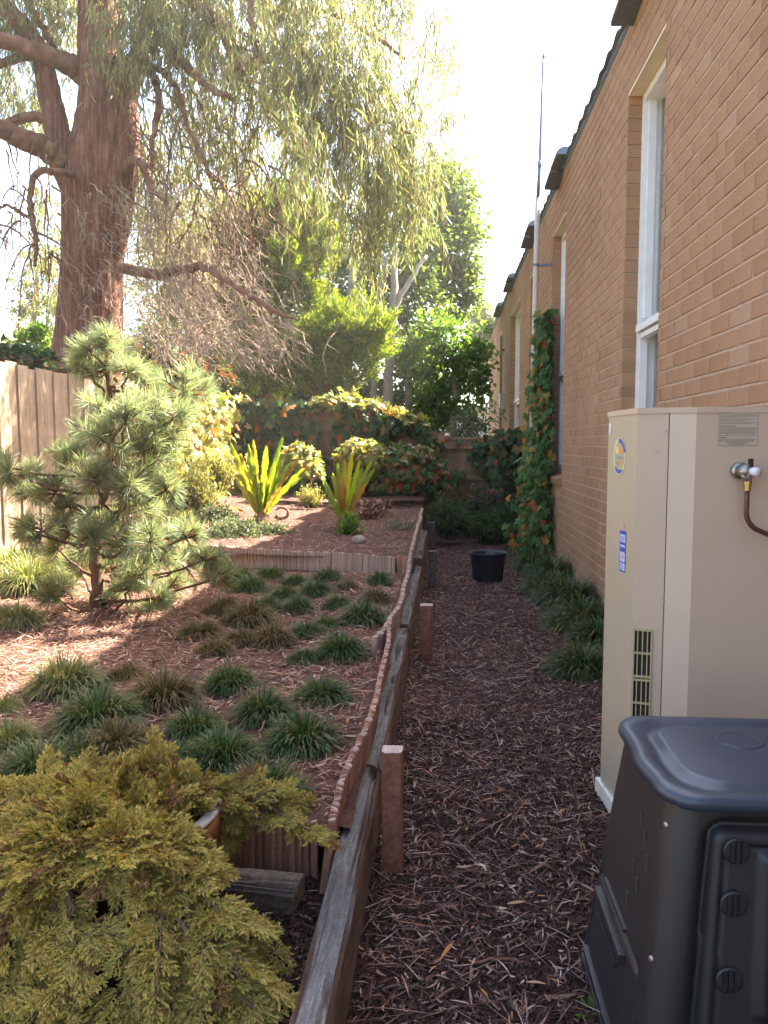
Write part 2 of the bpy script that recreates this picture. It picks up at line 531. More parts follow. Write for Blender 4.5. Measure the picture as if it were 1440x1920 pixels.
LM['vine_red'] = leaf_mat('reddened_vine_leaf', [(0, (.045, .085, .03)), (.68, (.085, .115, .035)), (.84, (.28, .12, .035)), (1, (.28, .035, .03))], .3, .4, .4, (1.4, 1.1, .6), .3)
LM['fern'] = leaf_mat('strap_fern_frond', [(0, (.12, .18, .02)), (.6, (.19, .24, .03)), (1, (.30, .22, .04))], .55, .35, .5, (1.6, 1.6, .4), .2)
LM['fern_brown'] = leaf_mat('browned_fern_frond', [(0, (.22, .13, .03)), (1, (.34, .20, .06))], .5, .5, .3, (1.4, 1.2, .5), .2)
LM['cover'] = leaf_mat('grey_green_cover', [(0, (.07, .10, .055)), (.6, (.12, .15, .08)), (1, (.20, .19, .09))], .3, .45, .4, (1.3, 1.3, .7), .3)
LM['yellow_shrub'] = leaf_mat('yellow_shrub_leaf', [(0, (.15, .17, .05)), (.6, (.26, .25, .08)), (1, (.38, .30, .13))], .4, .45, .4, (1.3, 1.25, .6), .3)
LM['litter'] = leaf_mat('fallen_leaf_litter', [(0, (.050, .024, .020)), (.35, (.105, .050, .039)), (.62, (.17, .088, .066)), (.80, (.25, .15, .115)), (.90, (.34, .25, .20)), (.95, (.36, .14, .05)), (1, (.46, .40, .35))], .05, .7, .25, (1, 1, 1), .15)
LM['litter_bed'] = leaf_mat('bed_leaf_litter', [(0, (.085, .040, .028)), (.3, (.18, .088, .062)), (.55, (.28, .155, .115)), (.75, (.38, .25, .195)), (.88, (.42, .19, .09)), (1, (.54, .44, .37))], .05, .7, .25, (1, 1, 1), .15)
LM['litter_path'] = leaf_mat('path_leaf_litter', [(0, (.055, .027, .022)), (.35, (.115, .056, .045)), (.65, (.18, .094, .073)), (.84, (.26, .155, .12)), (.93, (.35, .245, .20)), (.97, (.36, .14, .06)), (1, (.46, .38, .33))], .05, .7, .25, (1, 1, 1), .2)
LM['fallen'] = leaf_mat('fallen_gum_leaf', [(0, (.16, .075, .05)), (.4, (.26, .15, .10)), (.7, (.34, .24, .17)), (.85, (.40, .17, .06)), (1, (.46, .37, .29))], .1, .6, .3, (1, 1, 1), .2)
LM['crumb'] = leaf_mat('soil_crumb', [(0, (.016, .009, .007)), (.6, (.05, .028, .022)), (.94, (.10, .062, .05)), (1, (.26, .23, .21))], 0, .9, .15, (1, 1, 1), .1)

# ------------------------------------------------------------------ the ground
WALL_X = 1.26
SUN_SIDE = -1.5


def h_noise(x, y, s, a):
    return a * mnoise.noise(Vector((x * s, y * s, 3.7)))


def bed_z(x, y):
    if y < 2.14:
        z = .085
    elif y < 6.22:
        z = .225 + (y - 2.14) / 4.1 * .075 + max(0.0, (-x - 1.0) / 2.4) * .08
    else:
        z = .415 + (y - 6.22) * .016 + max(0.0, (-x - 1.0) / 2.4) * .05
    return z + h_noise(x, y, 2.2, .018)


def path_z(x, y):
    return h_noise(x, y, 1.7, .014) + h_noise(x + 9, y, 6, .006)


def ground_grid(name, x0, x1, y0, y1, dx, dy, fz, mat):
    nx, ny = int((x1 - x0) / dx) + 2, int((y1 - y0) / dy) + 2
    xs, ys = np.linspace(x0, x1, nx), np.linspace(y0, y1, ny)
    V = np.array([[x, y, fz(x, y) + mnoise.noise(Vector((x * 23, y * 23, 1))) * .006 + mnoise.noise(Vector((x * 55, y * 55, 5))) * .003] for y in ys for x in xs])
    i = (np.arange(ny - 1)[:, None] * nx + np.arange(nx - 1)[None]).ravel()
    o = link(name, np_mesh(name, V, np.stack([i, i + 1, i + nx + 1, i + nx], 1), True), mat)
    return tag(o, kind='structure')


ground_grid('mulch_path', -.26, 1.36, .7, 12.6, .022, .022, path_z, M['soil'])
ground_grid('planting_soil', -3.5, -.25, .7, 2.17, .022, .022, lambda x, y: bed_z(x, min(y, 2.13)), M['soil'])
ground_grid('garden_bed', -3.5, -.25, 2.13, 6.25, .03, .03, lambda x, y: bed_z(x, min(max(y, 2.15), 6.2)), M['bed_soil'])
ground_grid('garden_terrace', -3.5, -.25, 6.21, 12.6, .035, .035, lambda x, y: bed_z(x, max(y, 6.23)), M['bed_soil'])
g = MB()
g.add(np.array([[-250, -250, -.12], [250, -250, -.12], [250, 250, -.12], [-250, 250, -.12]]), np.array([[0, 1, 2, 3]]))
tag(g.build('ground', M['ground']), kind='structure')

# ------------------------------------------------------------------ brick house on the right
house = thing('brick_house', 'long tan brick house wall with tall narrow windows right of the path', 'house', (WALL_X, 0, 0))
HX = WALL_X                                       # children are placed in coordinates relative to the house root
TOP = 4.15
WZ0, WZ1 = .97, 3.68
windows = [(4.80, 5.72), (8.42, 9.38), (10.85, 11.68), (13.15, 15.0), (16.9, 17.6)]
Y0, Y1 = -2.0, 21.6
mb = MB()


def wall_block(y0, y1, z0, z1):
    mb.box((.0045 + .055, (y0 + y1) / 2, (z0 + z1) / 2), (.11, y1 - y0, z1 - z0))


edges = [Y0] + [v for w in windows for v in (w[0] - .008, w[1] + .008)] + [Y1]
for i in range(0, len(edges), 2):
    wall_block(edges[i], edges[i + 1], -.1, TOP)
for a, b in windows:
    wall_block(a - .008, b + .008, -.1, WZ0 - .01)
    wall_block(a - .008, b + .008, WZ1 + .01, TOP)
mb.build('wall', M['mortar'], house)

CH, BH, BL, BD = .086, .076, .230, .110
bricks = []                                       # (y0, y1, z, depth offset)
ncourse = int(TOP / CH)
for k in range(-1, ncourse):
    z = k * CH + .005
    y = Y0 + (.12 if k % 2 else 0)
    spans = []
    while y < Y1:
        spans.append((y, min(y + BL, Y1)))
        y += BL + .01
    inwin = z + BH > WZ0 - .02 and z < WZ1 - .0
    for a, b in spans:
        pieces = [(a, b)]
        if inwin:
            for wa, wb in windows:
                nxt = []
                for p0, p1 in pieces:
                    if p1 <= wa or p0 >= wb:
                        nxt.append((p0, p1))
                    else:
                        if p0 < wa:
                            nxt.append((p0, wa))
                        if p1 > wb:
                            nxt.append((wb, p1))
                pieces = nxt
        for p0, p1 in pieces:
            if p1 - p0 > .007:
                bricks.append((p0, p1, z))


def seen_size(b):
    y0, y1, z = b
    if y0 < 2.9:
        return 0
    q = [project((WALL_X, yy, zz)) for yy, zz in ((y0, z), (y1, z), (y1, z + BH), (y0, z + BH))]
    cx, cy = sum(v[0] for v in q) / 4, sum(v[1] for v in q) / 4
    if not (0 < cx < 1445 and 0 < cy < 1920) or (cx > 1138 and cy > 768):
        return 0
    return abs(sum(q[i][0] * q[(i + 1) % 4][1] - q[(i + 1) % 4][0] * q[i][1] for i in range(4)))


order = sorted(range(len(bricks)), key=lambda i: -seen_size(bricks[i]))
single = set(i for i in order[:300] if seen_size(bricks[i]) > 0)


def brick_mesh(seed):
    r = random.Random(seed)
    x, y, z, c = BD / 2, BL / 2, BH / 2, .0035
    V, F = [], []
    # a box whose front (-X) edges are worn back
    for sx in (-1, 1):
        for sy, sz in ((-1, -1), (1, -1), (1, 1), (-1, 1)):
            k = 1 if sx > 0 else 0
            V.append((sx * x + (c if not k else 0) * 1.0, sy * y, sz * z))
    for sy, sz in ((-1, -1), (1, -1), (1, 1), (-1, 1)):
        V.append((-x + r.uniform(-.0008, .0008), sy * (y - c * r.uniform(.7, 1.6)), sz * (z - c * r.uniform(.7, 1.6))))
    F = [(8, 9, 10, 11), (0, 1, 9, 8), (1, 2, 10, 9), (2, 3, 11, 10), (3, 0, 8, 11),
         (0, 4, 5, 1), (1, 5, 6, 2), (2, 6, 7, 3), (3, 7, 4, 0), (4, 7, 6, 5)]
    me = np_mesh('brick', np.array(V), [np.array([f[::-1] for f in F])])
    me.flip_normals()
    me.materials.append(M['brick'])
    return me


bmeshes = [brick_mesh(s) for s in range(6)]
rest = MB()
for i, (p0, p1, z) in enumerate(bricks):
    off = random.gauss(0, .0007)
    if i in single:
        o = link('brick', bmeshes[i % 6], None, house, (BD / 2 + off, (p0 + p1) / 2, z + BH / 2))
        o.scale = (1, (p1 - p0) / BL, 1)
    else:
        rest.box((BD / 2 + off, (p0 + p1) / 2, z + BH / 2), (BD, p1 - p0, BH))
tag(rest.build('brickwork', M['brick'], house), kind='stuff')

# windows
for wi, (a, b) in enumerate(windows):
    w = link('window', None, None, house)
    w.empty_display_size = .1
    fr = MB()
    x0, x1 = .095, .230                            # frame set back in the reveal
    t = .055
    fr.box(((x0 + x1) / 2, a + t / 2, (WZ0 + WZ1) / 2), (x1 - x0, t, WZ1 - WZ0 - .01))
    fr.box(((x0 + x1) / 2, b - t / 2, (WZ0 + WZ1) / 2), (x1 - x0, t, WZ1 - WZ0 - .01))
    for zz in (WZ0 + .03, WZ1 - .035):
        fr.box(((x0 + x1) / 2, (a + b) / 2, zz), (x1 - x0, b - a - 2 * t - .004, .05))
    fr.build('frame', M['white_paint'], w)
    for yy in (b - t - .010, a + t + .010):
        MB().box((x0 + .055, yy, 2.90), (.05, .020, WZ1 - 2.15 - .08)).build('bead', M['white_paint'], w)
    tr = MB()
    tr.box((x0 + .03, (a + b) / 2, 2.10), (.10, b - a - 2 * t - .006, .045))
    tr.build('transom', M['white_paint'], w)
    sa = MB()
    for yy in (a + t + .022, b - t - .022):
        sa.box((x0 + .028, yy, (WZ0 + .06 + 2.07) / 2), (.05, .036, 2.07 - WZ0 - .07))
    sa.box((x0 + .028, (a + b) / 2, WZ0 + .085), (.05, b - a - 2 * t - .09, .045))
    sa.box((x0 + .028, (a + b) / 2, 2.05), (.05, b - a - 2 * t - .09, .035))
    sa.build('sash', M['white_paint'], w)
    for z0, z1 in ((WZ0 + .06, 2.075), (2.125, WZ1 - .065)):
        MB().box((x1 - .02, (a + b) / 2, (z0 + z1) / 2), (.006, b - a - 2 * t - .008, z1 - z0)).build('pane', M['glass'], w)
    MB().box((.048, (a + b) / 2, WZ1 + .002), (.10, b - a - .01, .016)).build('head_lining', M['cream_paint'], w)
    sl = MB()
    nb = int((b - a + .0) / .086)
    for k in range(nb):
        yy = a + (k + .5) * (b - a) / nb
        R = np.array(Matrix.Rotation(math.radians(-16), 3, 'Y'))
        sl.box((.035, yy, WZ0 - .035), (.155, (b - a) / nb - .009, .072), R=R)
    sl.build('sill', M['brick_dark'], w)
    MB().box((.262, (a + b) / 2, (WZ0 + WZ1) / 2), (.02, b - a + .1, WZ1 - WZ0 + .1)).build('blind', M['blind'], w)

# roof: wavy tile course over the wall head, ridge caps at the junctions, slope behind
roof = MB()
sl = math.tan(math.radians(20))
roof.add(np.array([[-.02, Y0, TOP + .03], [-.02, Y1 + .1, TOP + .03], [5.5, Y1 + .1, TOP + .03 + 5.5 * sl], [5.5, Y0, TOP + .03 + 5.5 * sl],
                   [-.02, Y0, TOP + .005], [-.02, Y1 + .1, TOP + .005], [5.5, Y1 + .1, TOP + .005 + 5.5 * sl], [5.5, Y0, TOP + .005 + 5.5 * sl]]),
         np.array([[0, 3, 2, 1], [4, 5, 6, 7], [0, 1, 5, 4], [1, 2, 6, 5], [2, 3, 7, 6], [3, 0, 4, 7]]))
ro = roof.build('roof', M['roof_tile'], house)
tm = MB()
U_ = np.linspace(0, 1, 9)
top = np.stack([np.full(9, 0.0), U_ * .30, .018 * np.sin(U_ * 2 * math.pi) + .012], 1)
prof = []
for xx, zz in ((-.045, 0), (.30, .30 * sl)):
    prof.append(top + [xx, 0, zz])
for xx, zz in ((-.045, -.016), (.30, .30 * sl - .016)):
    prof.append(top + [xx, 0, zz])
Vt = np.concatenate(prof)
q = []
for i in range(8):
    q += [(i, i + 9, i + 10, i + 1), (18 + i, 18 + i + 1, 27 + i + 1, 27 + i), (i, i + 1, 19 + i, 18 + i), (9 + i, 27 + i, 28 + i, 10 + i)]
tm.add(Vt, np.array(q))
tile_me = tm.mesh('roof_tile', True)
tile_me.materials.append(M['roof_tile'])
for k in range(int((Y1 - 1) / .305)):
    o = link('roof_tile', tile_me, None, ro, (0, 1 + k * .305, TOP + .035 + random.uniform(-.004, .004)))
    o.rotation_euler = (random.uniform(-.02, .02), 0, 0)


def ridge_cap_mesh():
    a_ = np.linspace(math.radians(-10), math.radians(190), 9)
    V = []
    rows = [(0, .085), (.03, .095), (.34, .082), (.36, .074)]
    for y, r in rows:
        V += [(math.cos(t) * r, y, math.sin(t) * r * .8) for t in a_]
    n = 9
    Q = [(j * n + i, j * n + (i + 1) % n, (j + 1) * n + (i + 1) % n, (j + 1) * n + i) for j in range(3) for i in range(n)]
    V += [(0, 0, .02), (0, .36, .02)]
    T = [((i + 1) % n, i, 36) for i in range(n)] + [(27 + i, 27 + (i + 1) % n, 37) for i in range(n)]
    me = np_mesh('ridge_tile', np.array(V), [np.array(T), np.array(Q)])
    me.materials.append(M['roof_tile'])
    return me


rme = ridge_cap_mesh()
for yy in (5.05, 8.45, 11.05, 14.3, 17.1, 20.6):
    for j in range(2):                             # two caps stepping down to the end that juts over the wall
        o = link('ridge_tile', rme, None, ro, (-.035 - .015 * j, yy - .15 + j * .37, TOP + .075 - j * .055))
        o.rotation_euler = (math.radians(-7 - 5 * j), random.uniform(-.05, .05), math.radians(5))

# weatherproof box on the far wall
wb = MB()
wb.box((-.045, 16.3, 2.20), (.10, .18, .26))
wb.box((-.050, 16.3, 2.345), (.12, .20, .03))
wb.build('meter_box', M['white_metal'], house)
MB().tube([(-.02, 16.3, 2.07), (-.02, 16.3, 1.2), (-.02, 16.3, .1)], .012, 8).build('conduit', M['cream_tube'], house)

# ------------------------------------------------------------------ pole by the wall
px = 1.075
PY = 9.45
pole = thing('mast_pole', 'tall thin pole strapped to the wall, cream below and blue grey above', 'pole', (px, PY, 0))
ztop = float(on_y(1022, 100, PY)[2])
zmid = float(on_y(1018, 372, PY)[2])
zj = float(on_y(1018, 308, PY)[2])
MB().tube([(-.02, 0, 0), (-.01, 0, zmid / 2), (.01, 0, zmid)], .030, 14).build('lower_tube', M['cream_tube'], pole, True)
MB().tube([(.01, 0, zmid - .02), (.028, 0, zj), (.05, 0, ztop - .05)], [.022, .020, .016], 12).build('upper_tube', M['galv'], pole, True)
MB().tube([(.028, 0, zj - .04), (.028, 0, zj + .04)], .025, 12).build('collar', M['galv'], pole, True)
MB().tube([(.05, 0, ztop - .05), (.05, 0, ztop - .02), (.052, 0, ztop + .03)], [.020, .016, .003], 10).build('tip', M['galv'], pole, True)
zb = float(on_y(1017, 497, PY)[2])
bk = MB()
bk.box((.10, .0, zb), (.20, .02, .03))
bk.tube([(0.005, 0, zb - .015), (.005, 0, zb + .015)], .035, 12)
bk.build('wall_bracket', M['galv'], pole)

# ------------------------------------------------------------------ water heater
heater = thing('water_heater', 'tall beige water heater cabinet standing between bin and brick wall', 'water heater', (0, 0, 0))
HT = 1.42
plan = [(.598, 2.90), (.630, 2.615), (.722, 2.590), (.800, 2.565), (1.20, 2.560), (1.225, 2.585), (1.225, 2.90)]
cab = MB()


def wall_strip(mbx, p, q_, z0, z1, th=.004):
    p, q_ = np.array(p), np.array(q_)
    d = unit(q_ - p)
    n = np.array([d[1], -d[0]])
    mbx.prism([p, q_, q_ - n * th, p - n * th], z0, z1)


cab.prism([(.612, 2.89), (.642, 2.63), (.722, 2.606), (.800, 2.580), (1.19, 2.575), (1.21, 2.60), (1.21, 2.89)], .05, HT - .02)
cab.build('inner_shell', M['heater'], heater)
s1 = MB()
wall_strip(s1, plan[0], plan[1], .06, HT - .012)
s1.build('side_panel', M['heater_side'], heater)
# vented strip with an opening
P1, P2 = np.array(plan[1]), np.array(plan[2])
vz0, vz1 = .335, .70
s2 = MB()
u0, u1 = .04, .68
lerp = lambda u: tuple(P1 + (P2 - P1) * u)
wall_strip(s2, lerp(0.0), lerp(1), vz1, HT - .012)
wall_strip(s2, lerp(0.0), lerp(1), .06, vz0)
wall_strip(s2, lerp(0.0), lerp(u0), vz0, vz1)
wall_strip(s2, lerp(u1), lerp(1), vz0, vz1)
s2.build('vent_panel', M['heater'], heater)
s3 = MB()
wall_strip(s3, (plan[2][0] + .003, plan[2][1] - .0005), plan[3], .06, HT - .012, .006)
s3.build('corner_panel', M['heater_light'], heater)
s4 = MB()
wall_strip(s4, plan[3], plan[4], .06, HT - .012)
wall_strip(s4, plan[4], plan[5], .06, HT - .012)
wall_strip(s4, plan[5], plan[6], .06, HT - .012)
s4.build('front_panel', M['heater'], heater)
ld = MB()
grow = [(.594, 2.905), (.627, 2.611), (.722, 2.586), (.800, 2.561), (1.20, 2.556), (1.229, 2.585), (1.229, 2.905)]
ld.prism(grow, HT - .018, HT)
ld.build('lid', M['heater'], heater)
pl = MB()
pl.prism([(.585, 2.93), (.615, 2.60), (.72, 2.57), (1.22, 2.545), (1.24, 2.93)], -.02, .055)
pl.build('plinth', M['white_metal'], heater)
# grille in the vented strip
gd = unit(P2 - P1)
gn = np.array([gd[1], -gd[0]])
gl = np.linalg.norm(P2 - P1)
gr = link('vent_grille', None, None, heater)
bk = MB()
c = P1 + gd * gl * (u0 + u1) / 2 - gn * .012
Rg = np.array([[gd[0], -gn[0], 0], [gd[1], -gn[1], 0], [0, 0, 1]])
bk.box((*c, (vz0 + vz1) / 2), (gl * (u1 - u0) + .004, .004, vz1 - vz0 + .004), R=Rg)
bk.build('dark_back', M['vent_dark'], gr)
fm = MB()
c = P1 + gd * gl * (u0 + u1) / 2 + gn * .001
for zz, hh in ((vz1 - .004, .008), (vz1 - .082, .006), (vz1 - .160, .007), (vz1 - .172, .007), (vz1 - .250, .006), (vz0 + .004, .008)):
    fm.box((*c, zz), (gl * (u1 - u0), .007, hh), R=Rg)
for uu in (u0 + .03, u1 - .03):
    cc = P1 + gd * gl * uu + gn * .001
    fm.box((*cc, (vz0 + vz1) / 2), (.005, .0075, vz1 - vz0 - .018), R=Rg)
fm.build('grille_frame', M['vent_yellow'], gr)
for k in range(3):
    cc = P1 + gd * gl * (u0 + (u1 - u0) * (k + 1) / 4) - gn * .001
    MB().box((*cc, (vz0 + vz1) / 2), (.0035, .005, vz1 - vz0 - .02), R=Rg).build('slat', M['vent_yellow'], gr)
# stickers on the side panel: frame with origin on the panel, u along the panel, n outwards
S0, S1_ = np.array(plan[0]), np.array(plan[1])
sdv = unit(S1_ - S0)
sn = np.array([sdv[1], -sdv[0]])
sn = sn if sn[0] < 0 else -sn


def on_side(u, z, off):
    p = S0 + sdv * u + sn * off
    return np.array([p[0], p[1], z])


def side_disc(cu, cz, r0, r1, a0, a1, off, nseg=24):
    A = np.linspace(math.radians(a0), math.radians(a1), nseg + 1)
    V = [on_side(cu + math.cos(t) * r1, cz + math.sin(t) * r1, off) for t in A] + [on_side(cu + math.cos(t) * r0, cz + math.sin(t) * r0, off) for t in A]
    i = np.arange(nseg)
    return np.array(V), np.stack([i, i + 1, i + nseg + 2, i + nseg + 1], 1)


def side_rect(mbx, u0_, u1_, z0, z1, off, skew=0.0):
    mbx.add(np.array([on_side(u0_, z0, off), on_side(u1_, z0 - skew, off), on_side(u1_, z1 - skew, off), on_side(u0_, z1, off)]), np.array([[0, 1, 2, 3]]))


stk = link('round_sticker', None, None, heater)
cu, cz = .125, 1.262
MB().add(*side_disc(cu, cz, .0, .064, 0, 360, .0012, 40)).build('foil_disc', M['foil'], stk)
MB().add(*side_disc(cu, cz, .0, .050, 0, 360, .0016, 40)).build('inner_disc', M['foil_mid'], stk)
b_ = MB()
b_.add(*side_disc(cu, cz, .047, .061, 15, 100, .0020))
b_.add(*side_disc(cu, cz, .047, .059, 225, 300, .0020))
b_.build('blue_arc', M['blue'], stk)
b_ = MB()
for u_, w_, zz, h_ in ((-.004, .022, .020, .016), (.022, .016, .018, .012)):
    side_rect(b_, cu + u_, cu + u_ + w_, cz + zz - h_ / 2, cz + zz + h_ / 2, .0021)
side_rect(b_, cu + .006, cu + .028, cz - .030, cz - .016, .0021)
b_.build('red_lettering', M['orange'], stk)
b_ = MB()
side_rect(b_, cu - .036, cu - .008, cz + .010, cz + .034, .0021)
b_.build('gold_patch', M['gold'], stk)
b_ = MB()
for k, (u_, w_) in enumerate(((-.033, .012), (-.018, .016), (.001, .010), (.014, .016))):
    side_rect(b_, cu + u_, cu + u_ + w_, cz - .008, cz + .001, .0021)
for u_, w_ in ((-.024, .011), (-.010, .010)):
    side_rect(b_, cu + u_, cu + u_ + w_, cz - .028, cz - .018, .0021)
b_.build('slate_lettering', M['slate_ink'], stk)
ls = link('blue_label', None, None, heater)
lu0, lu1, lz0, lz1 = .150, .212, .870, 1.010
b_ = MB()
side_rect(b_, lu0, lu1, lz0, lz1, .0012)
b_.build('label_ground', M['blue'], ls)
b_ = MB()
for z0, z1 in ((.972, .998), (.955, .962), (.905, .938), (.876, .900)):
    side_rect(b_, lu0 + .006, lu1 - .006, z0, z1, .0016)
b_.build('pale_panels', M['pale_blue'], ls)
b_ = MB()
side_rect(b_, lu0 + .025, lu1 - .020, .914, .930, .0020)
b_.add(*side_disc((lu0 + lu1) / 2 - .002, 1.024, 0, .014, 0, 360, .0014, 16))
b_.build('red_mark', M['pink'], ls)
b_ = MB()
for z in (.990, .984, .978, .893, .887, .881):
    side_rect(b_, lu0 + .012, lu1 - .012 - .012 * ((z * 1000) % 2), z - .0011, z + .0011, .0020)
b_.build('label_lettering', M['blue'], ls)
MB().box(on_side(.02, 1.36, .001), (.002, .03, .035)).build('white_tab', M['white_plastic'], heater)
b_ = MB()
side_rect(b_, .01, .27, .532, .534, .0008, .09)
b_.build('scratch', M['heater_light'], heater)
# notice on the front, printed line by line
nl = link('printed_notice', None, None, heater)
fy = 2.5598
nx0, nx1, nz0, nz1 = .905, 1.030, 1.300, 1.408
_a, _b = on_y(1347, 836, fy), on_y(1423, 771, fy)
nx0, nx1, nz0, nz1 = _a[0], _b[0], _a[2], _b[2]
fyl = lambda x: 2.565 + (2.560 - 2.565) * (x - .80) / .40


def front_rect(mbx, x0, x1, z0, z1, off):
    mbx.add(np.array([[x0, fyl(x0) - off, z0], [x1, fyl(x1) - off, z0], [x1, fyl(x1) - off, z1], [x0, fyl(x0) - off, z1]]), np.array([[0, 1, 2, 3]]))


b_ = MB()
front_rect(b_, nx0, nx1, nz0, nz1, .0010)
b_.build('notice_film', M['label_paper'], nl)
b_ = MB()
t_ = .0009
for r_ in ((nx0, nx1, nz1 - t_, nz1), (nx0, nx1, nz0, nz0 + t_), (nx0, nx0 + t_, nz0, nz1), (nx1 - t_, nx1, nz0, nz1)):
    front_rect(b_, *r_, .0014)
b_.build('border', M['print'], nl)
b_ = MB()
W_, H_ = nx1 - nx0, nz1 - nz0
rr = random.Random(3)
for yf, x1f, bold in ((.03, .28, 1), (.10, .97, 0), (.133, .97, 0), (.165, .45, 0), (.21, .96, 0), (.245, .83, 0), (.275, .66, 0), (.325, .97, 0), (.355, .83, 0), (.42, .44, 1),
                      (.475, .97, 0), (.505, .98, 0), (.535, .92, 0), (.58, .97, 0), (.61, .97, 0), (.64, .92, 0), (.69, .93, 0), (.75, .20, 1), (.80, .95, 0), (.83, .90, 0), (.86, .92, 0)):
    x = .03
    while x < x1f:
        w_ = min(rr.uniform(.02, .075), x1f - x)
        h_ = .0022 if bold else .0012
        front_rect(b_, nx0 + x * W_, nx0 + (x + w_) * W_, nz1 - yf * H_ - h_, nz1 - yf * H_, .0014)
        x += w_ + (.008 if bold else .012)
for yf, a_, c_ in ((.90, .2, .74), (.945, .27, .66)):
    front_rect(b_, nx0 + a_ * W_, nx0 + c_ * W_, nz1 - yf * H_ - .0016, nz1 - yf * H_, .0014)
b_.build('notice_lettering', M['print'], nl)
# relief valve and copper pipe
VY = 2.535
vc = on_y(1390, 883, VY)
vx, vz = vc[0], vc[2]
val = link('relief_valve', None, None, heater)
mbv = MB()
mbv.tube([(vx, 2.562, vz), (vx, 2.535, vz)], .026, 18)
mbv.tube([(vx, 2.54, vz), (vx + .012, 2.50, vz)], .021, 16)
mbv.tube([(vx + .004, 2.52, vz + .004), (vx + .010, 2.505, vz - .034)], [.020, .012], 14)
mbv.build('valve_body', M['steel'], val, True)
MB().tube([(vx + .016, 2.515, vz), (vx + .034, 2.485, vz - .002)], .014, 14).build('valve_cap', M['white_plastic'], val, True)
MB().box((vx + .016, 2.505, vz + .026), (.012, .012, .026)).build('lever', M['black_plastic'], val)
nb_ = MB()
nb_.tube([(vx + .009, 2.506, vz - .030), (vx + .009, 2.506, vz - .042)], .013, 6)
nb_.tube([(vx + .009, 2.506, vz - .042), (vx + .009, 2.506, vz - .060)], .0115, 6)
nb_.build('brass_nut', M['brass'], val)
pth = [(vx + .009, 2.506, vz - .055), (vx + .009, 2.506, vz - .09), (vx + .009, 2.506, vz - .125)]
for k in range(1, 9):
    t = k / 8 * math.radians(66)
    pth.append((vx + .009 + .062 * (1 - math.cos(t)), 2.506, vz - .125 - .062 * math.sin(t)))
pth += [(vx + .10, 2.508, vz - .205), (vx + .16, 2.512, vz - .225), (vx + .21, 2.53, vz - .24), (vx + .215, 2.56, vz - .245)]
MB().tube(pth, .0078, 12).build('copper_pipe', M['copper'], heater, True)
for z in (1.345, 1.28):
    q_ = P1 + gd * gl * (.92 if z > 1.3 else .62) + gn * .002
    MB().tube([(q_[0], q_[1], z), (q_[0] + gn[0] * .003, q_[1] + gn[1] * .003, z)], .004, 8).build('screw', M['steel'], heater)

# ------------------------------------------------------------------ compost bin
cbin = thing('compost_bin', 'black plastic compost bin with slatted round vents in front of heater', 'compost bin', (0, 0, 0))
BCX, BCY = .70, 1.672


def rrect(hw, hd, r, n=400):
    """rounded rectangle outline as n points, and the outward normal"""
    segs = [(2 * (hw - r)), (math.pi * r / 2), (2 * (hd - r)), (math.pi * r / 2)] * 2
    per = sum(segs)
    P, N = [], []
    for k in range(n):
        s = per * k / n
        j = 0
        while s > segs[j]:
            s -= segs[j]
            j += 1
        side, corner = j // 2, j % 2
        a0 = -math.pi / 2 + side * math.pi / 2
        d = np.array([-math.sin(a0), math.cos(a0)])
        nn = np.array([math.cos(a0), math.sin(a0)])
        half = (hw, hd)[side % 2]
        oth = (hd, hw)[side % 2]
        if not corner:
            P.append(nn * oth + d * (s - (half - r)))
            N.append(nn)
        else:
            cc = nn * (oth - r) + d * (half - r)
            t = a0 + s / r
            P.append(cc + r * np.array([math.cos(t), math.sin(t)]))
            N.append(np.array([math.cos(t), math.sin(t)]))
    return np.array(P), np.array(N)


def sdf_rr(x, z, cx, cz, hw, hh, r):
    qx, qz = np.abs(x - cx) - hw + r, np.abs(z - cz) - hh + r
    return np.minimum(np.maximum(qx, qz), 0) + np.hypot(np.maximum(qx, 0), np.maximum(qz, 0)) - r


NB, NR = 420, 130
BPZ = (.385, .205)
rings = []
for j in range(NR):
    t = j / (NR - 1)
    z = .632 * t
    hw = .345 - .080 * t
    hd = .285 - .078 * t
    P, N = rrect(hw, hd, .055, NB)
    d = np.zeros(NB)
    front = N[:, 1] < -.9
    left = N[:, 0] < -.9
    xs = P[:, 0]
    # tall panel outlined by a deep groove, splayed with the body
    k = (1 + .30 * (1 - t))
    sd_ = sdf_rr(xs / k, np.full(NB, z), -.005, BPZ[0], .185, BPZ[1], .03)
    gro = np.exp(-(sd_ / .011) ** 2) * .022 + (sd_ < 0) * .006
    sd2 = sdf_rr(xs / k, np.full(NB, z), -.115, BPZ[0] - .005, .045, BPZ[1] - .035, .012)
    gro += np.exp(-(sd2 / .004) ** 2) * .005 + (sd2 < 0) * .004
    sd3 = sdf_rr(xs / k, np.full(NB, z), -.085, BPZ[0] + .005, .016, BPZ[1] - .05, .016)
    gro -= np.clip(-sd3 / .012, 0, 1) * .010
    d -= np.where(front, gro, 0)
    # ribs on the left side
    ys = P[:, 1]
    lf = sdf_rr(ys, np.full(NB, z), .02, .17, .19, .10, .02)
    d -= np.where(left, np.exp(-(lf / .008) ** 2) * .010, 0)
    rings.append(np.c_[P + N * d[:, None] + [BCX, BCY], np.full(NB, z)])
V = np.concatenate(rings)
i0 = (np.arange(NR - 1)[:, None] * NB + np.arange(NB)[None]).ravel()
i1 = (np.arange(NR - 1)[:, None] * NB + (np.arange(NB)[None] + 1) % NB).ravel()
BODY_V, BODY_Q = V, np.stack([i0, i1, i1 + NB, i0 + NB], 1)
link('body', np_mesh('body', V, np.stack([i0, i1, i1 + NB, i0 + NB], 1), True), M['bin'], cbin)
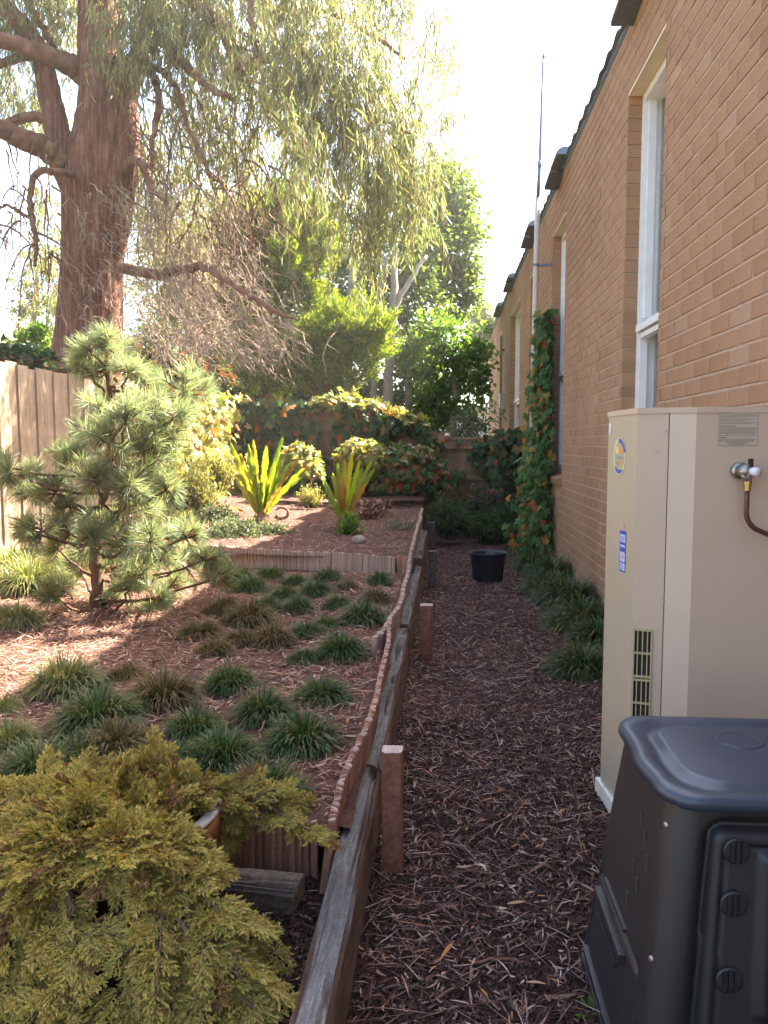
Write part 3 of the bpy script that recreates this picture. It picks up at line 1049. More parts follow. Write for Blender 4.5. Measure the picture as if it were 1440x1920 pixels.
# lid: overhanging rim, sunk gutter, raised middle
nl_ = 260
lr = []
LT = .652
for hw, hd, z in ((.268, .210, .624), (.284, .226, .625), (.2875, .2295, .628), (.287, .229, .642), (.283, .225, .650), (.266, .208, LT), (.252, .194, LT - .001), (.240, .182, LT - .012), (.226, .168, LT - .012), (.214, .156, LT - .001), (.205, .147, LT + .001), (.10, .07, LT + .003), (.003, .002, LT + .004)):
    r = min(.075, min(hw, hd) * .9)
    P, N = rrect(hw, hd, r, nl_)
    if hw > .2 and z < LT - .005 or hw > .26:
        wv = .0045 * np.cos(np.clip((P[:, 1] + .04) / .10, -1, 1) * math.pi) * (N[:, 0] < -.6)
        P = P + N * wv[:, None]
    lr.append(np.c_[P + [BCX, BCY], np.full(nl_, z)])
V = np.concatenate(lr)
n_ = len(lr)
i0 = (np.arange(n_ - 1)[:, None] * nl_ + np.arange(nl_)[None]).ravel()
i1 = (np.arange(n_ - 1)[:, None] * nl_ + (np.arange(nl_)[None] + 1) % nl_).ravel()
lid = link('lid', np_mesh('lid', V, np.stack([i0, i1, i1 + nl_, i0 + nl_], 1), True), M['bin_lid'], cbin)
em = MB()
em.lathe([(.0, .0015), (.042, .0015), (.0425, .0025), (.047, .0025), (.050, 0), (.0499, -.004)], 40, (BCX - .045, BCY + .06, LT + .0035))
em.build('emblem_disc', M['bin_lid'], lid)


def bin_front(xf, z):
    t = z / .632
    return BCX + xf * (1 + .30 * (1 - t)), BCY - (.285 - .078 * t)


for z in (.545, .448, .310):
    x, y = bin_front(-.140, z)
    vg = link('vent_grille', None, None, cbin)
    MB().tube([(x, y + .006, z), (x, y + .010, z)], .0225, 24).build('dark_opening', M['vent_dark'], vg)
    br = MB()
    for k in (-1, 0, 1):
        hh = math.sqrt(.0225 ** 2 - (k * .0105) ** 2)
        br.box((x + k * .0105, y + .004, z), (.0042, .010, 2 * hh))
    br.build('bar', M['bin'], vg)
    MB().add(*(lambda A: (np.concatenate([np.stack([x + np.cos(A) * .0225, np.full(33, y + .001), z + np.sin(A) * .0225], 1), np.stack([x + np.cos(A) * .0255, np.full(33, y + .003), z + np.sin(A) * .0255], 1)]), np.array([[i, i + 1, i + 34, i + 33] for i in range(32)])))(np.linspace(0, 2 * math.pi, 33))).build('rim', M['bin'], vg)
from mathutils.bvhtree import BVHTree
bvh = BVHTree.FromPolygons([tuple(v) for v in BODY_V], [tuple(q_) for q_ in BODY_Q])
for pxx, pyy in ((1249, 1547), (1221, 1798)):
    loc_, nor_, _i, _d = bvh.ray_cast(Vector((0, 0, EYE)), Vector(_ray(pxx, pyy)).normalized())
    if loc_ is not None:
        nor_ = nor_ if nor_.y < 0 else -nor_
        MB().tube([loc_ - nor_ * .004, loc_ + nor_ * .0015, loc_ + nor_ * .0030], [.0062, .0062, .0040], 12).build('rivet', M['steel'], cbin, True)
# side hatch ledges
for z, y0_, y1_, pr, th in ((.290, 1.60, 1.80, .007, .008), (.240, 1.58, 1.84, .014, .020), (.200, 1.62, 1.80, .010, .012), (.07, 1.50, 1.88, .010, .008), (.05, 1.50, 1.88, .010, .006)):
    t = z / .632
    xx = BCX - (.345 - .080 * t)
    MB().box((xx - pr / 2 + .008, (y0_ + y1_) / 2, z), (pr + .016, y1_ - y0_, th)).build('side_ledge', M['bin'], cbin)
x, y = bin_front(.10, .13)
MB().box((x, y - .012, .10), (.42, .04, .13)).build('front_hatch', M['bin_lid'], cbin)
for k, (yy, zz) in enumerate(((1.62, .52), (1.58, .50), (1.54, .47), (1.62, .42), (1.58, .40), (1.63, .34))):
    t = zz / .632
    xx = BCX - (.345 - .080 * t)
    MB().box((xx - .0005, yy, zz), (.004, .008, .035)).build('slot', M['vent_dark'], cbin)

# ------------------------------------------------------------------ timber sleepers, posts, log edging


def timber(name, L, w, h, mat, seed, segs=60, rough=.004, smooth=False, gouge=1.0):
    """a beam along +Y with worn arrises and checks, origin at the bottom of one end"""
    r = random.Random(seed)
    sx, sz = 13, 9
    out_ = []
    for side in range(4):
        n = (sx, sz)[side % 2]
        for k in range(n):
            u = k / n
            out_.append([(-w / 2 + u * w, 0), (w / 2, u * h), (w / 2 - u * w, h), (-w / 2, h - u * h)][side])
    out_ = np.array(out_)
    n = len(out_)
    V = []
    for j in range(segs + 1):
        y = L * j / segs
        for x, z in out_:
            edge = min(abs(abs(x) - w / 2) / w, 1) + min(abs(z - h) / h, 1)
            wear = .006 if (abs(abs(x) - w / 2) < 1e-6 and abs(z - h) < 1e-6) else 0
            nx = mnoise.noise(Vector((x * 30 + seed, y * 3.5, z * 30))) * rough * 1.3
            nz = mnoise.noise(Vector((x * 40 + seed, y * 6 + 9, z * 30))) * rough * 1.3
            if z > h - 1e-6 and abs(x) < w * .48:
                nz -= gouge * .020 * max(0, mnoise.noise(Vector((x * 60 + seed * 3, y * 1.6, 4))) - .15) * 3 + gouge * .03 * max(0, mnoise.noise(Vector((x * 26 + seed * 3, y * 5.5, 9))) - .42) * 4
            V.append((x + nx - math.copysign(wear * (1 + 2 * abs(nz) / rough * .5), x), y, z + nz - wear))
    V = np.array(V)
    i0 = (np.arange(segs)[:, None] * n + np.arange(n)[None]).ravel()
    i1 = (np.arange(segs)[:, None] * n + (np.arange(n)[None] + 1) % n).ravel()
    k = len(V)
    V = np.concatenate([V, [[0, -.002, h / 2], [0, L + .002, h / 2]]])
    s = np.arange(n)
    F = [np.stack([i0, i0 + n, i1 + n, i1], 1), np.stack([s, (s + 1) % n, np.full(n, k)], 1), np.stack([segs * n + (s + 1) % n, segs * n + s, np.full(n, k + 1)], 1)]
    me = np_mesh(name, V, F, smooth)
    me.flip_normals()
    me.materials.append(mat)
    return me


sleeper_runs = [((-.250, 1.02), (-.240, 2.62), .205, 'weathered grey sleeper nearest the camera along the path edge'),
                ((-.236, 2.60), (-.226, 4.62), .215, 'weathered grey sleeper with rot holes, second along the path edge'),
                ((-.222, 4.64), (-.205, 6.95), .235, 'weathered sleeper third along the path edge, beside the low terrace border'),
                ((-.205, 6.97), (-.200, 9.25), .30, 'farthest weathered sleeper along the path edge, ending by the low shrubs')]
for k, (a, b, h, lab) in enumerate(sleeper_runs):
    a, b = np.array(a), np.array(b)
    L = np.linalg.norm(b - a)
    me = timber('timber_sleeper', L, .074 if k else .078, h + .02, M['sleeper'], 11 + k * 7, int(L * 45))
    o = link('timber_sleeper', me, None, None, (a[0], a[1], -.02))
    o.rotation_euler = (0, 0, math.atan2(-(b - a)[0], (b - a)[1]))
    tag(o, lab, 'sleeper', 'sleepers edging the path')
# knot holes and a split in the nearest sleepers
a = on_z(392, 1632, .10)
me = timber('sleeper_offcut', .37, .11, .085, M['offcut'], 41, 24, .006)
o = link('sleeper_offcut', me, None, None, (-.735, 2.0, .07))
o.rotation_euler = (0, 0, math.radians(-95))
tag(o, 'short weathered timber offcut lying on dark soil below the log edging', 'timber offcut')

posts = [((715, 755), 1640, 1412, .062, M['post'], 'red brown square post with pale cut top, nearest the camera'),
         ((786, 812), 1240, 1136, .075, M['post'], 'red brown post with rounded top, second along the sleepers'),
         ((803, 819), 1100, 1034, .075, M['post_grey'], 'dark old post third along the sleepers, left of the black pot'),
         ((803, 816), 1040, 980, .07, M['post_grey'], 'dark old post farthest along the sleepers, beside low shrubs')]
for k, ((xa, xb), yb, yt, w, mat, lab) in enumerate(posts):
    b = on_z((xa + xb) / 2, yb, 0)
    zt = on_y((xa + xb) / 2, yt, b[1])[2]
    me = timber('timber_post', zt + .06, w, w, mat, 70 + k, 14, .002, False, 0)
    V = None
    o = link('timber_post', me, None, None, (b[0], b[1] + w, -.06))
    o.rotation_euler = (math.radians(90), 0, math.radians(4 - 3 * k))
    o.rotation_euler = (Matrix.Rotation(math.radians(90), 3, 'X')).to_euler()
    o.location = (b[0], b[1] + w, -.06)
    tag(o, lab, 'post', 'posts bracing the sleepers')


def picket_mesh(seed, w, L, mat):
    r = random.Random(seed)
    ang = np.linspace(0, 2 * math.pi, 9)[:-1]
    V = []
    for z, s in ((-.05, 1), (L - .004, 1), (L, .86)):
        V += [(math.cos(t) * w / 2 * s, math.sin(t) * w * .42 * s, z + (math.cos(t + seed) * .003 if z > 0 else 0)) for t in ang]
    n = 8
    Q = [(j * n + i, j * n + (i + 1) % n, (j + 1) * n + (i + 1) % n, (j + 1) * n + i) for j in range(2) for i in range(n)]
    V.append((0, 0, L + .001))
    T = [(2 * n + i, 2 * n + (i + 1) % n, 3 * n) for i in range(n)]
    me = np_mesh('log', np.array(V), [np.array(Q), np.array(T)])
    me.materials.append(mat)
    return me


def edging(label, pts, heights, w, mat, lean=(0, 0), jit=.002, group='rolls of log edging'):
    """pts: polyline on the ground; heights: log height over the local ground at each point"""
    P = np.array([p[:2] for p in pts])
    zb = np.array([p[2] for p in pts])
    hs = np.array(heights)
    seg = np.linalg.norm(np.diff(P, axis=0), axis=1)
    cum = np.concatenate([[0], np.cumsum(seg)])
    root = thing('log_edging', label, 'garden edging', (P[0][0], P[0][1], 0), group)
    n = min(int(cum[-1] / w), 298)
    L0 = float(np.mean(hs))
    mes = [picket_mesh(s, w * 1.10, L0, mat) for s in range(5)]
    for k in range(n):
        s = (k + .5) * cum[-1] / n
        x = np.interp(s, cum, P[:, 0]) + random.gauss(0, jit * .5)
        y = np.interp(s, cum, P[:, 1]) + random.gauss(0, jit * .5)
        z = np.interp(s, cum, zb)
        h = np.interp(s, cum, hs) + random.gauss(0, jit) + .012 * mnoise.noise(Vector((s * 3.1, L0 * 50, 2)))
        x += .016 * mnoise.noise(Vector((s * 1.7, L0 * 70, 8)))
        o = link('log', mes[k % 5], None, root, (x - P[0][0], y - P[0][1], z))
        o.scale = (1, 1, h / L0)
        o.rotation_euler = (lean[0] + random.gauss(0, .010), lean[1] + random.gauss(0, .008) + .10 * mnoise.noise(Vector((s * 1.3, 3, 8))), 0)
    return root


edging('low pine log edging across the bed front, behind the juniper pot', [(-3.40, 2.15, .08), (-2.2, 2.17, .08), (-.90, 2.17, .07), (-.62, 2.155, .07), (-.345, 2.115, .06)], [.21, .18, .165, .175, .19], .0195, M['log'])
edging('near roll of pine log edging leaning over the first sleepers', [(-.315, 2.02, .10), (-.302, 2.25, .12), (-.262, 2.62, .16), (-.268, 3.0, .18), (-.262, 3.5, .20), (-.262, 3.9, .21), (-.275, 4.12, .22)],
       [.20, .20, .19, .17, .155, .155, .16], .0215, M['log'], (0, .12))
edging('far wavy roll of pine log edging along the sleepers', [(-.345, 3.86, .20), (-.300, 4.05, .20), (-.262, 4.5, .21), (-.258, 5.2, .22), (-.250, 5.9, .24), (-.248, 6.4, .30), (-.242, 7.0, .36), (-.245, 7.8, .38), (-.235, 8.6, .40), (-.24, 9.25, .40)],
       [.15, .155, .15, .155, .17, .20, .17, .16, .16, .17], .027, M['log_pale'], (0, .10))
edging('bleached log edging holding the raised terrace across the bed', [(-1.95, 6.30, .28), (-1.5, 6.26, .26), (-1.1, 6.25, .25), (-.7, 6.20, .25), (-.36, 6.14, .24)], [.21, .205, .20, .195, .19], .026, M['log_pale'])
edging('short brown piece of log edging where terrace border meets sleepers', [(-.345, 6.20, .24), (-.25, 6.14, .24)], [.19, .19], .024, M['log'])

# ------------------------------------------------------------------ fences
FLX, FBY = -3.47, 12.55


def paling_mesh(w, h, mat, th=.016, ax=0):
    mbp = MB()
    s = (w, th, h) if ax == 0 else (th, w, h)
    mbp.box((0, 0, h / 2), s)
    me = mbp.mesh('paling')
    me.materials.append(mat)
    return me


lf = thing('paling_fence', 'sunlit grey paling fence along the left side of the garden', 'fence', (FLX, 0, 0))
pm = [paling_mesh(.163, 1.58, M['paling'], .016, 1) for _ in range(3)]
y = .6
k = 0
while y < FBY - .1:
    z0 = .50
    h = 1.46 + .012 * math.sin(k * 1.7) + random.uniform(-.008, .008)
    o = link('paling', pm[k % 3], None, lf, (.009 if k % 2 else -.008, y, z0))
    o.scale = (1, 1, h / 1.58)
    o.rotation_euler = (random.gauss(0, .004), 0, 0)
    y += .148
    k += 1
for k in range(-1, 4):
    MB().box((0, 2.3 + k * 2.7 + 1.3, .42), (.03, 2.68, .158)).build('gravel_board', M['paling'], lf)
for z in (.75, 1.6):
    MB().box((-.06, (.6 + FBY) / 2, z), (.07, FBY - .7, .045)).build('rail', M['rail'], lf)

bf = thing('paling_fence', 'brown paling fence across the garden end, half buried in vine', 'fence', (0, FBY, 0))


def back_top(x):
    return float(np.interp(x, [-3.45, -1.3, -.4, -.1, .2, 1.25], [1.93, 1.80, 1.66, 1.52, 1.42, 1.38]))


pm = [paling_mesh(.125, 1.5, M['paling_brown'], .014, 0) for _ in range(3)]
x = FLX + .1
k = 0
while x < WALL_X - .08:
    z0 = -.02 if x > -.25 else .40
    o = link('paling', pm[k % 3], None, bf, (x, .010 if k % 2 else -.006, z0))
    o.scale = (1, 1, (back_top(x) - z0 + random.uniform(-.006, .006)) / 1.5)
    x += .112
    k += 1
for z in (1.28, .80):
    MB().box((.5, -.045, z), (1.45, .06, .075)).build('rail', M['rail'], bf)
    MB().box((-1.85, -.045, z + .3), (3.2, .06, .075)).build('rail', M['rail'], bf)
MB().box((.52, 0, 1.41), (1.46, .09, .03)).build('capping', M['rail'], bf)
for x in (-.26, -2.2):
    MB().box((x, .07, .8), (.09, .09, 1.7)).build('post', M['rail'], bf)


# ------------------------------------------------------------------ foliage builders
def leaf_cloud(P, D, up, ln, wd, proto=LEAF, jl=.25):
    n = len(P)
    s = 1 + rng.normal(0, jl, n).clip(-.6, .6)
    S = np.stack([wd * s, ln * s, wd * s], 1) if np.isscalar(wd) else np.stack([wd, ln, wd], 1)
    return scatter(proto[0], proto[1], frames(D, up), P, S)


def ellipsoid_points(n, c, r, shell=.55):
    d = rand_dirs(n)
    rad = shell + (1 - shell) * rng.random(n) ** .6
    rad *= rng.random(n) ** .12
    return np.asarray(c) + d * rad[:, None] * np.asarray(r), d


def blob(px, py, Y, rpx, ry=None):
    """a clump given by its place in the photo and its distance"""
    c = on_y(px, py, Y)
    r = rpx / FPX * Y
    return c, np.array([r, r if ry is None else ry, r])


def clumpy(blobs, per, sub=.28, npt=60, up=.35, hang=0.0, ln=.1, wd=.07, proto=LEAF, jd=.6):
    """leaves in sub clumps on the outside of each blob: leaves lumps and gaps"""
    Ps, Ds, Us = [], [], []
    for c, r in blobs:
        k = max(3, int(per * (r[0] * r[2]) * 4))
        cc, dd = ellipsoid_points(k, c, r, .5)
        q = rng.normal(0, 1, (k, npt, 3)) * (np.mean(r) * sub * rng.uniform(.6, 1.3, k))[:, None, None] * np.array([1, 1, .75])
        P = (cc[:, None] + q).reshape(-1, 3)
        D = unit(unit(q) * .8 + dd[:, None] * .5 + np.array([0, 0, up - hang]) + rng.normal(0, jd, (k, npt, 3)) * .6).reshape(-1, 3)
        Ps.append(P)
        Ds.append(D)
    P, D = np.concatenate(Ps), np.concatenate(Ds)
    U = unit(np.array([0, 0, 1.0]) + rng.normal(0, .8, (len(P), 3)))
    return leaf_cloud(P, D, U, ln, wd, proto)


def wiggle(P, k, amp):
    """resample a polyline with k points per leg and a little waver"""
    P = np.asarray(P, float)
    t = np.linspace(0, len(P) - 1, (len(P) - 1) * k + 1)
    i = np.clip(t.astype(int), 0, len(P) - 2)
    f = (t - i)[:, None]
    pm1, p0, p1, p2 = P[np.maximum(i - 1, 0)], P[i], P[i + 1], P[np.minimum(i + 2, len(P) - 1)]
    Q = .5 * ((2 * p0) + (-pm1 + p1) * f + (2 * pm1 - 5 * p0 + 4 * p1 - p2) * f ** 2 + (-pm1 + 3 * p0 - 3 * p1 + p2) * f ** 3)
    Q[1:-1, :3] += rng.normal(0, amp, (len(Q) - 2, 3))
    return Q


def limb(mbx, pts, sides=8, k=6, amp=.01, flute=None):
    """pts: (px, py, Y, radius px)"""
    W = np.array([[*on_y(a, b, c), d / FPX * c] for a, b, c, d in pts])
    Q = wiggle(W, k, amp)
    mbx.tube(Q[:, :3], np.maximum(Q[:, 3], .002), sides, flute=flute)
    return Q


# ------------------------------------------------------------------ the big gum tree behind the left fence
gb = on_y(160, 700, 10)
gum = thing('gum_tree', 'huge stringy barked gum tree with drooping leaves behind the left fence', 'tree', (0, 0, 0))
tk = MB()


def bark(i, ang):
    return np.array([1 + .05 * mnoise.noise(Vector((math.cos(a) * 2, math.sin(a) * 2, i * .03))) + .07 * (1 - abs(mnoise.noise(Vector((math.cos(a) * 5, math.sin(a) * 5, i * .09)))) * 2) for a in ang])


def flute(i, ang):
    o_ = []
    for a in ang:
        v = Vector((math.cos(a) * 2.2, math.sin(a) * 2.2, i * .045))
        big = mnoise.noise(v)
        v2 = Vector((math.cos(a) * 9, math.sin(a) * 9, i * .10 + .4 * math.sin(a * 3)))
        rid = 1 - abs(mnoise.noise(v2)) * 2.2
        v3 = Vector((math.cos(a) * 22, math.sin(a) * 22, i * .22))
        o_.append(1 + .10 * big + .055 * rid + .03 * mnoise.noise(v3))
    return np.array(o_)


limb(tk, [(150, 800, 10, 72), (160, 700, 10, 62), (168, 600, 10, 57), (174, 500, 10, 54), (180, 400, 10, 55), (186, 320, 10, 60), (198, 250, 10, 56), (200, 180, 10, 48), (188, 100, 10, 38), (184, 0, 10, 34), (180, -150, 10, 28), (190, -400, 10, 18), (200, -650, 10, 8)], 110, 9, .0, flute)
tk.build('trunk', M['gum_bark'], gum, True)
st = MB()
limb(st, [(205, 520, 9.95, 20), (222, 380, 9.9, 26), (235, 260, 9.85, 24), (238, 180, 9.9, 20), (262, 100, 9.9, 15), (300, -20, 9.9, 12), (340, -200, 9.9, 8)], 60, 9, .004, flute)
limb(st, [(160, 430, 10, 22), (142, 345, 9.95, 30), (118, 300, 9.85, 26), (105, 230, 9.8, 21), (90, 160, 9.8, 19), (78, 110, 9.8, 17), (50, 60, 9.7, 17), (10, 15, 9.6, 15), (-60, -60, 9.5, 12)], 60, 9, .004, flute)
st.build('stem', M['gum_bark'], gum, True)
lb = MB()
ends = []
for pts in ([(120, 310, 9.8, 22), (80, 275, 9.6, 20), (40, 262, 9.4, 18), (-10, 240, 9.2, 16), (-90, 250, 9, 12), (-240, 190, 8.8, 8), (-400, 150, 8.8, 3)],
            [(110, 235, 9.8, 10), (70, 220, 9.7, 9), (30, 225, 9.6, 9), (-20, 245, 9.5, 8), (-120, 200, 9.4, 6), (-260, 150, 9.4, 2)],
            [(160, 150, 10, 17), (130, 125, 9.8, 15), (70, 95, 9.5, 14), (0, 75, 9.3, 13), (-80, 60, 9.1, 10), (-230, 10, 9, 7), (-380, -60, 9, 2)],
            [(158, 118, 10, 9), (100, 102, 9.9, 9), (40, 108, 9.8, 8), (-20, 120, 9.8, 7), (-120, 90, 9.8, 5), (-240, 30, 9.8, 2)],
            [(100, 90, 9.9, 7), (80, 50, 9.9, 6), (50, 0, 9.9, 5), (30, -40, 9.9, 4)],
            [(250, 70, 9.9, 10), (300, 75, 9.6, 9), (345, 120, 9.3, 8), (395, 165, 9.1, 6), (440, 187, 9, 4)],
            [(300, -60, 9.9, 14), (370, 10, 9.5, 12), (415, 50, 9.3, 11), (436, 100, 9.2, 11), (448, 128, 9.2, 12), (472, 124, 9.1, 10), (484, 95, 9.1, 8), (475, 60, 9, 6), (520, 20, 9, 5), (560, -20, 9, 4)],
            [(470, 122, 9.1, 6), (500, 112, 9, 5), (535, 80, 9, 6), (575, 105, 8.9, 6), (590, 150, 8.9, 5), (586, 190, 8.9, 5), (560, 230, 8.9, 4), (520, 255, 8.9, 3)],
            [(262, 90, 9.8, 7), (285, 140, 9.5, 6), (298, 190, 9.4, 6), (288, 250, 9.3, 5), (283, 310, 9.3, 4)],
            [(255, 110, 9.8, 7), (290, 125, 9.5, 6), (330, 165, 9.3, 5), (350, 230, 9.2, 4), (375, 285, 9.1, 4), (400, 340, 9.1, 3)],
            [(230, 320, 9.7, 9), (250, 300, 9.5, 8), (270, 310, 9.3, 6), (285, 350, 9.2, 5), (310, 380, 9.1, 4)],
            [(225, 500, 9.7, 10), (290, 515, 9.3, 9), (345, 505, 9, 8), (385, 502, 8.9, 7), (425, 525, 8.8, 6), (470, 555, 8.7, 5), (520, 585, 8.6, 4), (560, 600, 8.6, 2)],
            [(150, 330, 9.7, 7), (110, 322, 9.4, 6), (70, 325, 9.3, 6), (57, 360, 9.3, 5), (60, 410, 9.3, 5), (68, 450, 9.3, 4), (64, 500, 9.3, 3)],
            [(60, 410, 9.3, 3), (40, 400, 9.3, 3), (15, 385, 9.3, 2.5), (-5, 392, 9.3, 2)],
            [(480, 60, 9, 7), (540, 30, 9, 6), (610, 20, 9, 5), (690, 60, 9, 4), (760, 110, 9, 2.5)],
            [(590, 150, 8.9, 5), (640, 190, 9, 4), (700, 215, 9.1, 3), (770, 250, 9.2, 2)],
            [(475, 60, 9, 6), (470, 0, 9, 6), (500, -80, 9, 5), (600, -140, 9, 4), (720, -100, 9, 3)],
            [(205, 150, 9.8, 8), (215, 120, 9.6, 6), (212, 105, 9.5, 4), (205, 140, 9.4, 3)]):
    Q = limb(lb, pts, 18, 9, .008, bark)
    ends.append(Q)
lb.build('limb', M['limb_bark'], gum, True)
# twigs and the long hanging leaves
gum_blobs = [(560, 50, 8.5, 150), (680, 110, 8.6, 110), (640, 230, 8.8, 110), (575, 280, 7.9, 36), (600, 160, 9.0, 80), (540, 230, 8.0, 30), (700, 310, 9.6, 95), (500, 160, 9.6, 110), (400, 40, 9.8, 130), (310, 40, 9.2, 110), (760, 230, 9.6, 70), (740, 170, 9.4, 70),
             (820, 60, 9.6, 34), (830, 105, 9.6, 30), (838, 222, 9.6, 26), (430, 270, 9.8, 80), (575, 300, 9.6, 70), (700, 400, 9.8, 60), (650, 370, 9.9, 50), (740, 330, 9.6, 60), (770, 400, 9.8, 45), (690, 450, 9.9, 40), (300, 420, 11, 45), (270, 330, 11, 50), (360, 430, 11, 45), (800, 300, 9.8, 40), (30, 30, 9.8, 90), (130, 30, 10.6, 90), (40, 170, 10.6, 80),
             (120, 540, 11.2, 40), (80, 480, 11.2, 32), (350, 200, 10, 70), (250, 20, 9.2, 90), (300, 260, 10.2, 70), (350, 330, 10.4, 50), (90, 360, 11, 34), (-180, 130, 9.2, 110), (-330, 60, 9.2, 100), (-240, 260, 9.2, 70), (560, -120, 9.4, 170), (360, -150, 9.6, 180), (150, -160, 10, 170), (740, -40, 9.4, 90), (100, 640, 11.5, 30)]
tw, LP, LD = MB(), [], []
for (a, b, Yd, r) in gum_blobs:
    c, rad = blob(a, b, Yd, r, max(.5, r / FPX * Yd * .9))
    for _ in range(int(68 * rad[0] * rad[2] * 2.1) + 4):
        p, d = ellipsoid_points(1, c, rad, .15)
        p, d = p[0], d[0]
        L = random.uniform(.35, .75)
        lat = np.array([random.gauss(0, .5), random.gauss(0, .5), 0])
        t = np.linspace(0, 1, 6)[:, None]
        path = p + lat * L * (t - .35 * t ** 2) + np.array([0, 0, -1]) * L * t ** 1.6 + np.array([0, 0, .10]) * (1 - t)
        tw.tube(path[[0, 2, 4, 5]], [.006, .0045, .003, .002], 3, False)
        n = random.randint(26, 44)
        s = rng.random(n)
        base = np.stack([np.interp(s, t[:, 0], path[:, q_]) for q_ in range(3)], 1)
        dd = unit(np.array([0, 0, -1.15]) + rng.normal(0, .42, (n, 3)))
        LP.append(base + rng.normal(0, .03, (n, 3)))
        LD.append(dd)
P, D = np.concatenate(LP), np.concatenate(LD)
Ur = rand_dirs(len(P))
V, F = leaf_cloud(P, D, Ur, .125, .0125, SICKLE)
link('foliage', np_mesh('foliage', V, F), LM['gum'], gum)
tw.build('twigs', M['limb_bark'], gum)
# grey-brown mass of dead twigs hanging over the fence right of the trunk
dt = MB()
db = MB()
for _ in range(900):
    a = random.gauss(345, 95)
    b = random.uniform(340, 640)
    if a > 300 and b < 430 and random.random() < .5:
        continue
    p = on_y(a, b, random.uniform(8.7, 10.2))
    drift = np.array([random.gauss(.25, .35), random.gauss(-.1, .2), random.uniform(-.75, -.05)])
    L = random.uniform(.25, .75)
    t = np.linspace(0, 1, 6)[:, None]
    path = p + drift * L * t + np.array([random.gauss(0, .1), 0, -.25]) * (t ** 2) * L + rng.normal(0, .016, (6, 3))
    dt.tube(path, np.linspace(random.uniform(.004, .008), .002, 6), 3, False)
    for _k in range(3):
        q_ = path[random.randint(1, 4)]
        dv = np.array([random.gauss(.15, .45), random.gauss(0, .3), random.gauss(-.4, .4)]) * random.uniform(.12, .3)
        dt.tube(np.stack([q_, q_ + dv * .5 + rng.normal(0, .01, 3), q_ + dv]), [.0035, .0026, .0016], 3, False)
for _ in range(170):                              # long bare drooping twigs round the trunk
    if random.random() < .78:
        a, b = random.uniform(235, 520), random.uniform(40, 430)
    else:
        a, b = random.uniform(-10, 110), random.uniform(250, 480)
    p = on_y(a, b, random.uniform(8.6, 10.4))
    L = random.uniform(.5, 1.3)
    dr = np.array([random.gauss(.15, .45), random.gauss(0, .3), 0])
    t = np.linspace(0, 1, 9)[:, None]
    path = p + dr * L * (t - .3 * t ** 2) + np.array([0, 0, -1.0]) * L * (.25 * t + .65 * t ** 2) + np.cumsum(rng.normal(0, .012, (9, 3)), 0)
    db.tube(path, np.linspace(random.uniform(.009, .016), .003, 9), 5, False)
    for _k in range(4):
        q_ = path[random.randint(2, 7)]
        dv = np.array([random.gauss(0, .35), random.gauss(0, .3), random.gauss(-.5, .3)]) * random.uniform(.2, .45)
        db.tube(np.stack([q_, q_ + dv * .5 + rng.normal(0, .02, 3), q_ + dv]), [.005, .0038, .002], 3, False)
db.build('bare_twigs', M['limb_bark'], gum)
for _ in range(420):                              # the denser low fringe
    p = on_y(random.uniform(270, 540), random.gauss(635, 28), random.uniform(8.4, 9.8))
    dv = np.array([random.gauss(.2, .3), random.gauss(-.1, .2), random.uniform(-.6, .1)]) * random.uniform(.25, .6)
    t = np.linspace(0, 1, 4)[:, None]
    dt.tube(p + dv * t + rng.normal(0, .015, (4, 3)), [.006, .005, .0035, .002], 3, False)
dt.build('dead_twigs', M['twig'], gum)

# ------------------------------------------------------------------ conifers behind the back fence
def conifer(label, trunk_pts, blobs, n_per=1):
    root = thing('conifer_tree', label, 'tree', (0, 0, 0), 'conifers behind the back fence')
    tkx = MB()
    for pts in trunk_pts:
        limb(tkx, pts, 10, 5, .02)
    tkx.build('trunk', M['limb_bark'], root, True)
    Ps, Ds = [], []
    for a, b, Yd, r in blobs:
        c, rad = blob(a, b, Yd, r)
        k = int(130 * rad[0] * rad[2] * 4) + 10
        cc, dd = ellipsoid_points(k, c, rad, .55)
        n = 60
        # upswept plumes
        ax = unit(dd * .9 + np.array([0, 0, .75]) + rng.normal(0, .25, (k, 3)))
        t = rng.random((k, n))
        L = rng.uniform(.22, .42, k)[:, None]
        off = rand_dirs(k * n).reshape(k, n, 3)
        P = cc[:, None] + ax[:, None] * (t * L)[..., None] + off * (.075 * (1 - t * .7))[..., None]
        D = unit(ax[:, None] * 1.0 + off * .75)
        Ps.append(P.reshape(-1, 3))
        Ds.append(D.reshape(-1, 3))
    P, D = np.concatenate(Ps), np.concatenate(Ds)
    V, F = leaf_cloud(P, D, rand_dirs(len(P)), .07, .022)
    link('crown', np_mesh('crown', V, F), LM['conifer'], root)
    return root


